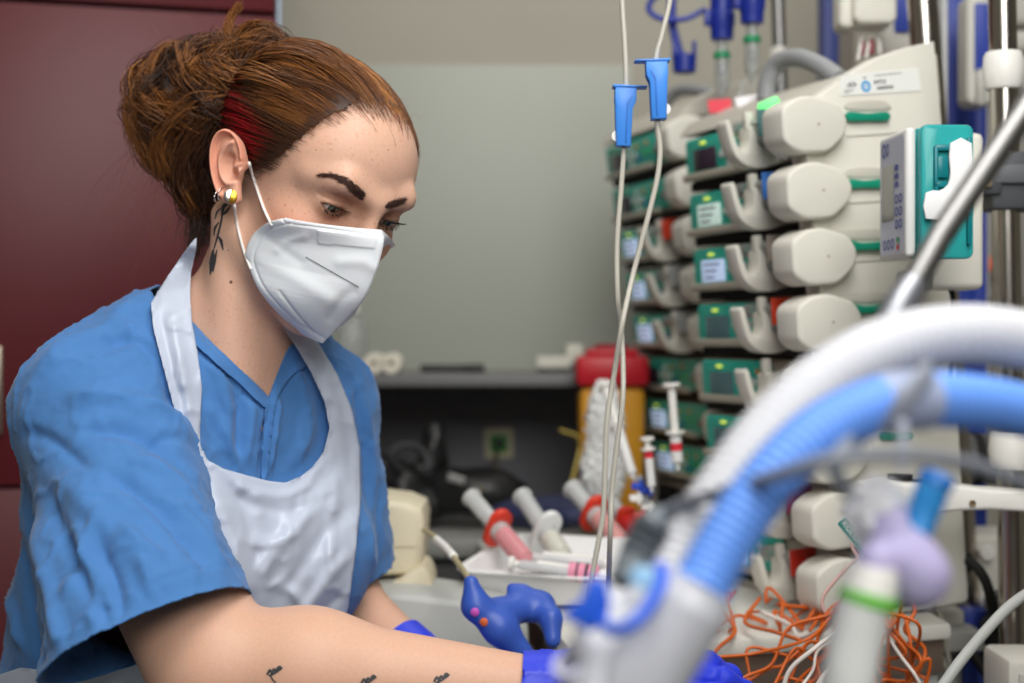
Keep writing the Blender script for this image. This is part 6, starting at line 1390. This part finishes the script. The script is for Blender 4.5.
# ================================================================ infusion lines
line_m = mat('line_clear', (206, 202, 190), rough=.25, spec=.5, trans=.15)
clb = mat('clamp_blue', (64, 140, 232), rough=.35)
def roller(c0, c1, lab, flip):
    """roller clamp from top c0 to bottom c1 (points)"""
    z = nrm(c0-c1); L_ = np.linalg.norm(c0-c1); x = nrm(V(1, 0, 0)-z*z[0]); M = frame((c0+c1)/2, x, z); w = .0072
    t = thing('roller_clamp', lab, 'clamp', M=M); s = -1 if flip else 1
    prof = [(-w*.85, -L_/2), (w*.75, -L_/2), (w*.8, L_*.12), (w*1.15, L_*.24), (w*1.15, L_*.46), (-w*1.15, L_*.46), (-w*1.15, L_*.24), (-w*.95, L_*.12)]
    m = MB()
    for zz_ in (.0035, -.0065): m.prism([(s*a, b) for a, b in prof][::s], .003, M@np.array([[1, 0, 0, 0], [0, 1, 0, 0], [0, 0, 1, zz_], [0, 0, 0, 1]], float), bev=.0007)
    m.prism([(s*a, b) for a, b in [(-w*.85, -L_/2), (-w*.25, -L_/2), (-w*.25, L_*.46), (-w*1.1, L_*.46), (-w*1.1, L_*.2)]][::s], .012, M@np.array([[1, 0, 0, 0], [0, 1, 0, 0], [0, 0, 1, -.006], [0, 0, 0, 1]], float), bev=.0005)
    m.prism([(s*a, b) for a, b in [(w*.2, -L_/2), (w*.75, -L_/2), (w*.75, L_*.1), (w*.2, L_*.1)]][::s], .008, M@np.array([[1, 0, 0, 0], [0, 1, 0, 0], [0, 0, 1, -.004], [0, 0, 0, 1]], float), bev=.0005)
    m.build('clamp_body', clb, t)
    m = MB(); m.prism([(s*a, b) for a, b in [(-w*1.4, L_*.455), (w*2.3, L_*.47), (w*2.3, L_*.495), (-w*1.4, L_*.50)]][::s], .014, M@np.array([[1, 0, 0, 0], [0, 1, 0, 0], [0, 0, 1, -.007], [0, 0, 0, 1]], float), bev=.0006); m.build('top_plate', clb, t)
    m = MB(); m.lathe([(.0001, -.003), (.0045, -.003), (.0045, .003), (.0001, .003)], M@np.array([[1, 0, 0, -s*w*.72], [0, 1, 0, -L_*.33], [0, 0, 1, 0], [0, 0, 0, 1]], float), n=20); m.build('wheel', white_m, t)
    for e, nm in ((L_*.5, 'top'), ): pass
    m = MB(); m.prism([(s*a, b) for a, b in [(w*.1, -L_*.45), (w*.25, -L_*.45), (w*.3, L_*.16), (w*.7, L_*.3), (w*.55, L_*.32), (w*.12, L_*.2)]][::s], .0008, M@np.array([[1, 0, 0, 0], [0, 1, 0, 0], [0, 0, 1, .0063], [0, 0, 0, 1]], float), bev=.0002); m.build('rib', mat('clamp_blue_rib', (50, 118, 206), rough=.4), t)
D1, D2 = 1.17, 1.15
roller(at(625.5, 86, D1), at(623.5, 147, D1), 'blue roller clamp on the infusion line, lower of the two', False)
roller(at(656, 60, D2), at(658, 120, D2), 'blue roller clamp on the infusion line, higher of the two', True)
l1 = crom([at(x, y, d_) for x, y, d_ in ((621, -40, D1), (622, 0, D1), (625, 50, D1), (626, 90, D1), (624, 145, D1), (621, 190, D1), (617, 245, D1), (618, 300, D1), (622, 340, D1+.01), (623, 395, D1), (617, 445, D1), (612, 490, D1), (610, 540, D1), (608, 600, D1+.05))], 8)
m = MB(); m.tube(l1, .0021, n=10); tag(m.build('infusion_line', line_m, auto=0), 'clear infusion line through the lower blue roller clamp', 'tube')
l2 = crom([at(x, y, d_) for x, y, d_ in ((674, -40, D2), (670, 0, D2), (662, 35, D2), (656, 62, D2), (657, 118, D2), (660, 150, D2), (657, 180, D2), (646, 225, D2), (633, 275, D2), (622, 325, D2-.01), (614, 375, D2), (607, 420, D2), (605, 470, D2), (603, 515, D2), (595, 560, D2), (586, 610, D2), (578, 650, D2), (572, 690, D2))], 8)
m = MB(); m.tube(l2, .0021, n=10); tag(m.build('infusion_line', line_m, auto=0), 'clear infusion line through the higher blue roller clamp', 'tube')
# ================================================================ foreground ventilator circuit
def hose(C, r, pitch, amp, n=20):
    P = crom(C, 30); L_ = np.r_[0, np.cumsum(np.linalg.norm(np.diff(P, axis=0), axis=1))]; k = int(L_[-1]/(pitch/5)); s = np.linspace(0, L_[-1], k); Q = np.stack([np.interp(s, L_, P[:, i]) for i in range(3)], 1)
    m = MB(); m.tube(Q, r+amp*np.sin(2*PI*s/pitch), n=n); return m
wh_m = mat('hose_white', (206, 207, 212), rough=.45, spec=.3); bh_m = mat('hose_blue', (104, 154, 238), rough=.4, spec=.4)

m = hose([at(x, y, d_) for x, y, d_ in ((1420, 500, 1.02), (1260, 420, .92), (1120, 364, .82), (1010, 338, .77), (940, 336, .75), (876, 352, .73), (820, 385, .72), (768, 435, .71), (724, 495, .70), (688, 555, .69), (655, 615, .675))], .0150, .0055, .0007); tag(m.build('white_hose', wh_m, auto=0), 'thick white corrugated breathing hose arching in the foreground above the blue one', 'hose')
m = hose([at(x, y, d_) for x, y, d_ in ((1420, 600, 1.0), (1260, 510, .90), (1110, 438, .78), (1020, 410, .72), (950, 400, .68), (890, 402, .66), (830, 426, .645), (786, 462, .635), (748, 508, .63), (718, 556, .625), (700, 590, .62))], .0122, .0042, .0006); tag(m.build('blue_hose', bh_m, auto=0), 'blue corrugated breathing hose arching in the foreground below the white one', 'hose')
con_m = mat('connector_white', (208, 210, 218), rough=.35, trans=.1)
t = thing('wye_connector', 'white hose connector where both breathing hoses join at bottom centre', 'connector', tuple(at(630, 683, .62)))
m = MB(); m.tube(crom([at(702, 584, .62), at(685, 612, .62), at(655, 660, .62), at(630, 705, .62)], 6), [.0150, .0152, .0160, .0162]+[.0175]*15, n=26); m.build('blue_side_cuff', con_m, t)
m = MB(); m.tube(crom([at(664, 596, .67), at(640, 640, .65), at(620, 680, .63), at(600, 720, .62)], 6), [.0160]*6+[.0175]*7+[.0165]*6, n=26); m.build('white_side_cuff', con_m, t)
m = MB(); m.tube(crom([at(585, 640, .64), at(596, 655, .635), at(616, 676, .63)], 6), .0098, n=20); m.build('side_port', con_m, t)
m = MB(); m.lathe([(.006, -.004), (.0085, -.004), (.0085, .004), (.006, .004)], frame(at(574, 668, .635), nrm(V(1, 0, .4)), V(0, .8, .4)), n=18, cap=False); m.build('port_ring', mat('ring_lilac', (206, 206, 226), rough=.4), t)
m = MB(); m.tube(crom([at(620, 606, .66), at(608, 640, .65), at(606, 690, .64)], 6), .0150, n=22); m.build('body', con_m, t)
t = thing('sensor_elbow', 'dark grey flow sensor plugged into the white connector with cable on top', 'sensor', tuple(at(630, 575, .68)))
gr_m = mat('sensor_grey', (104, 112, 118), rough=.5)
m = MB(); m.tube(crom([at(628, 584, .68), at(636, 560, .685), at(648, 532, .69), at(660, 515, .70)], 6), [.0088]*5+[.0086]*5+[.0078]*5+[.0055]*4, n=20); m.build('sensor_body', gr_m, t)
for k in range(4): p, q = at(640+4*k, 552-9*k, .685), at(642+4*k, 548-9*k, .685); m = MB(); m.tube([p, q], .0092-.0003*k, n=20); m.build('rib', mat('sensor_rib', (88, 96, 102), rough=.5), t)
m = MB(); m.tube(crom([at(660, 515, .70), at(680, 505, .69), at(720, 493, .66), at(770, 478, .61), at(830, 460, .59), at(900, 455, .60), at(960, 462, .62), at(1010, 478, .64), at(1080, 508, .70)], 10), .0030, n=10); tag(m.build('sensor_cable', mat('cable_grey', (124, 128, 138), rough=.5), auto=0), 'grey sensor cable running across the blue hose to the right edge', 'cable')
t = thing('blue_strap', 'blue plastic cap strap looped around the white connector', 'strap', tuple(at(590, 612, .62)))
bs_m = mat('strap_blue', (40, 96, 220), rough=.4)
m = MB(); m.tube(crom([at(597, 616, .615), at(612, 630, .60), at(632, 624, .595), at(650, 605, .60), at(662, 580, .61), at(660, 565, .62)], 8), .0028, n=10, flat=(1, .8)); m.build('band', bs_m, t, auto=0)
m = MB(); m.prism([tuple(x) for x in (V(-.013, -.002), V(-.004, .004), V(-.001, .013), V(.006, .012), V(.008, .003), V(.006, -.006), V(-.001, -.009))], .006, frame(at(591, 608, .615), V(1, 0, 0), V(0, 0, 1)), bev=.002, seg=3); m.build('pull_tab', bs_m, t)
m = MB(); m.lathe([(.0001, -.004), (.0085, -.004), (.009, .0), (.007, .004), (.0001, .005)], frame(at(650, 580, .625), nrm(V(.4, 0, 1)), V(1, 0, -.4)) @ np.array([[0, 0, 1, 0], [1, 0, 0, 0], [0, 1, 0, 0], [0, 0, 0, 1]], float), n=22); m.build('cap_button', mat('cap_pale_blue', (150, 196, 232), rough=.35), t)
# clear tape loop and swing arm
t = thing('hose_clip', 'clear plastic clip wrapped round the blue hose under the steel arm', 'clip', tuple(at(903, 398, .65)))
m = MB(); m.tube(crom([at(878, 404, .6575), at(893, 402, .661), at(910, 400.5, .666), at(926, 400, .671)], 6), [.0128, .0136, .0138, .0138, .0138, .0138]+[.0138]*11+[.0136, .0128], n=26, cap=False); m.build('wrap', mat('clip_smoke', (190, 196, 208), rough=.25, alpha=.62), t, auto=0)
m = MB(); m.tube(crom([at(930, 372, .655), at(918, 384, .645), at(904, 402, .640), at(893, 422, .644), at(884, 430, .65)], 6), .0040, n=10, flat=(1.6, .5)); m.build('tab', mat('clip_tab', (172, 178, 190), rough=.25, alpha=.7), t, auto=0)
m = MB(); m.tube(crom([at(902, 420, .64), at(903, 445, .64), at(902, 470, .64)], 6), .0022, n=8); m.build('cord', mat('clip_cord', (196, 202, 216), rough=.4), t, auto=0)
t = thing('swing_arm', 'slender steel hose support arm slanting in from the upper right', 'arm', tuple(at(870, 365, .78)))
m = MB(); m.tube([at(1330, -370, 1.0), at(1075, 25, .88), at(1024, 112, .86), at(940, 236, .83), at(912, 286, .82)], .0072, n=18); m.build('rod', dsteel_m, t, auto=60)
m = MB(); m.tube([at(914, 283, .82), at(903, 300, .816), at(892, 318, .812), at(886, 328, .81)], [.0082, .0088, .0086, .0078], n=20); m.build('joint_sleeve', mat('joint_silver', (150, 152, 158), rough=.4, metal=.8), t, auto=60)
m = MB(); m.tube(crom([at(888, 325, .81), at(878, 350, .805), at(872, 370, .80)], 6), [.0065]*10+[.006]*3, n=16); m.build('knuckle', mat('knuckle_grey', (150, 152, 158), rough=.35, metal=.6), t, auto=60)
m = MB(); m.tube(crom([at(874, 366, .80), at(868, 400, .74), at(862, 430, .68), at(846, 450, .63), at(834, 470, .61), at(845, 488, .62)], 6), .0042, n=10, flat=(1.4, .7)); m.build('hose_hook', mat('hook_grey', (132, 138, 150), rough=.4), t, auto=0)
# suction catheter assembly, very near the lens
t = thing('suction_catheter', 'blurred white capped lilac valve with blue port on a clear foreground tube', 'catheter', tuple(at(850, 683, .6552)))
m = MB(); m.tube(crom([at(868, 590, .6435), at(856, 640, .6435), at(846, 700, .6435), at(838, 760, .6552)], 6), .0118, n=24); m.build('clear_tube', mat('tube_milky', (234, 236, 234), rough=.3, trans=.12), t)
m = MB(); m.tube([at(874, 566, .6435), at(872, 580, .6435), at(868, 596, .6435)], [.0098, .0112, .0118], n=24); m.build('white_collar', white_m, t)
m = MB(); m.tube([at(870, 592, .6435), at(867, 603, .6435)], .0128, n=28); m.build('green_ring', mat('ring_lime', (98, 196, 40), rough=.4), t)
v, f = nets(lambda q: smin(smin(sdf_cap(q, at(890, 530, .6669), at(916, 580, .6552), .0125, .0125), sdf_cap(q, at(905, 560, .6552), at(878, 560, .6458), .013, .009), .008), sdf_sphere(q, at(925, 575, .6552), .009), .01), at(840, 640, .6552)-V(0, .03, 0), at(970, 490, .6552)+V(0, .04, .01), .0025)
m = MB(); m.raw(v, f); m.build('lilac_valve', mat('valve_lilac', (190, 182, 222), rough=.35, trans=.1), t, auto=0)
v, f = nets(lambda q: smin(sdf_cap(q, at(880, 500, .6727), at(888, 540, .6692), .0110, .0135), sdf_ell(q, at(868, 512, .6727), (.010, .010, .009)), .008), at(830, 570, .6669)-V(0, .03, 0), at(930, 470, .6669)+V(0, .04, .01), .0022)
v = v+vnormals(v, f)*(fbm(v, 160, 2)*.003)[:, None]
m = MB(); m.raw(v, f); m.build('crinkled_cap', mat('cap_frosted', (246, 246, 248), rough=.4), t, auto=30)
m = MB(); m.tube([at(934, 484, .6610), at(930, 496, .6610), at(924, 512, .6610), at(916, 534, .6575)], [.0068, .0078, .0070, .0060], n=20); m.build('blue_port', mat('port_blue', (56, 150, 224), rough=.3), t)
m = MB(); m.tube([at(938, 476, .6622), at(934, 486, .6610)], .0080, n=20); m.build('blue_port_cap', mat('port_cap', (40, 120, 206), rough=.35), t)
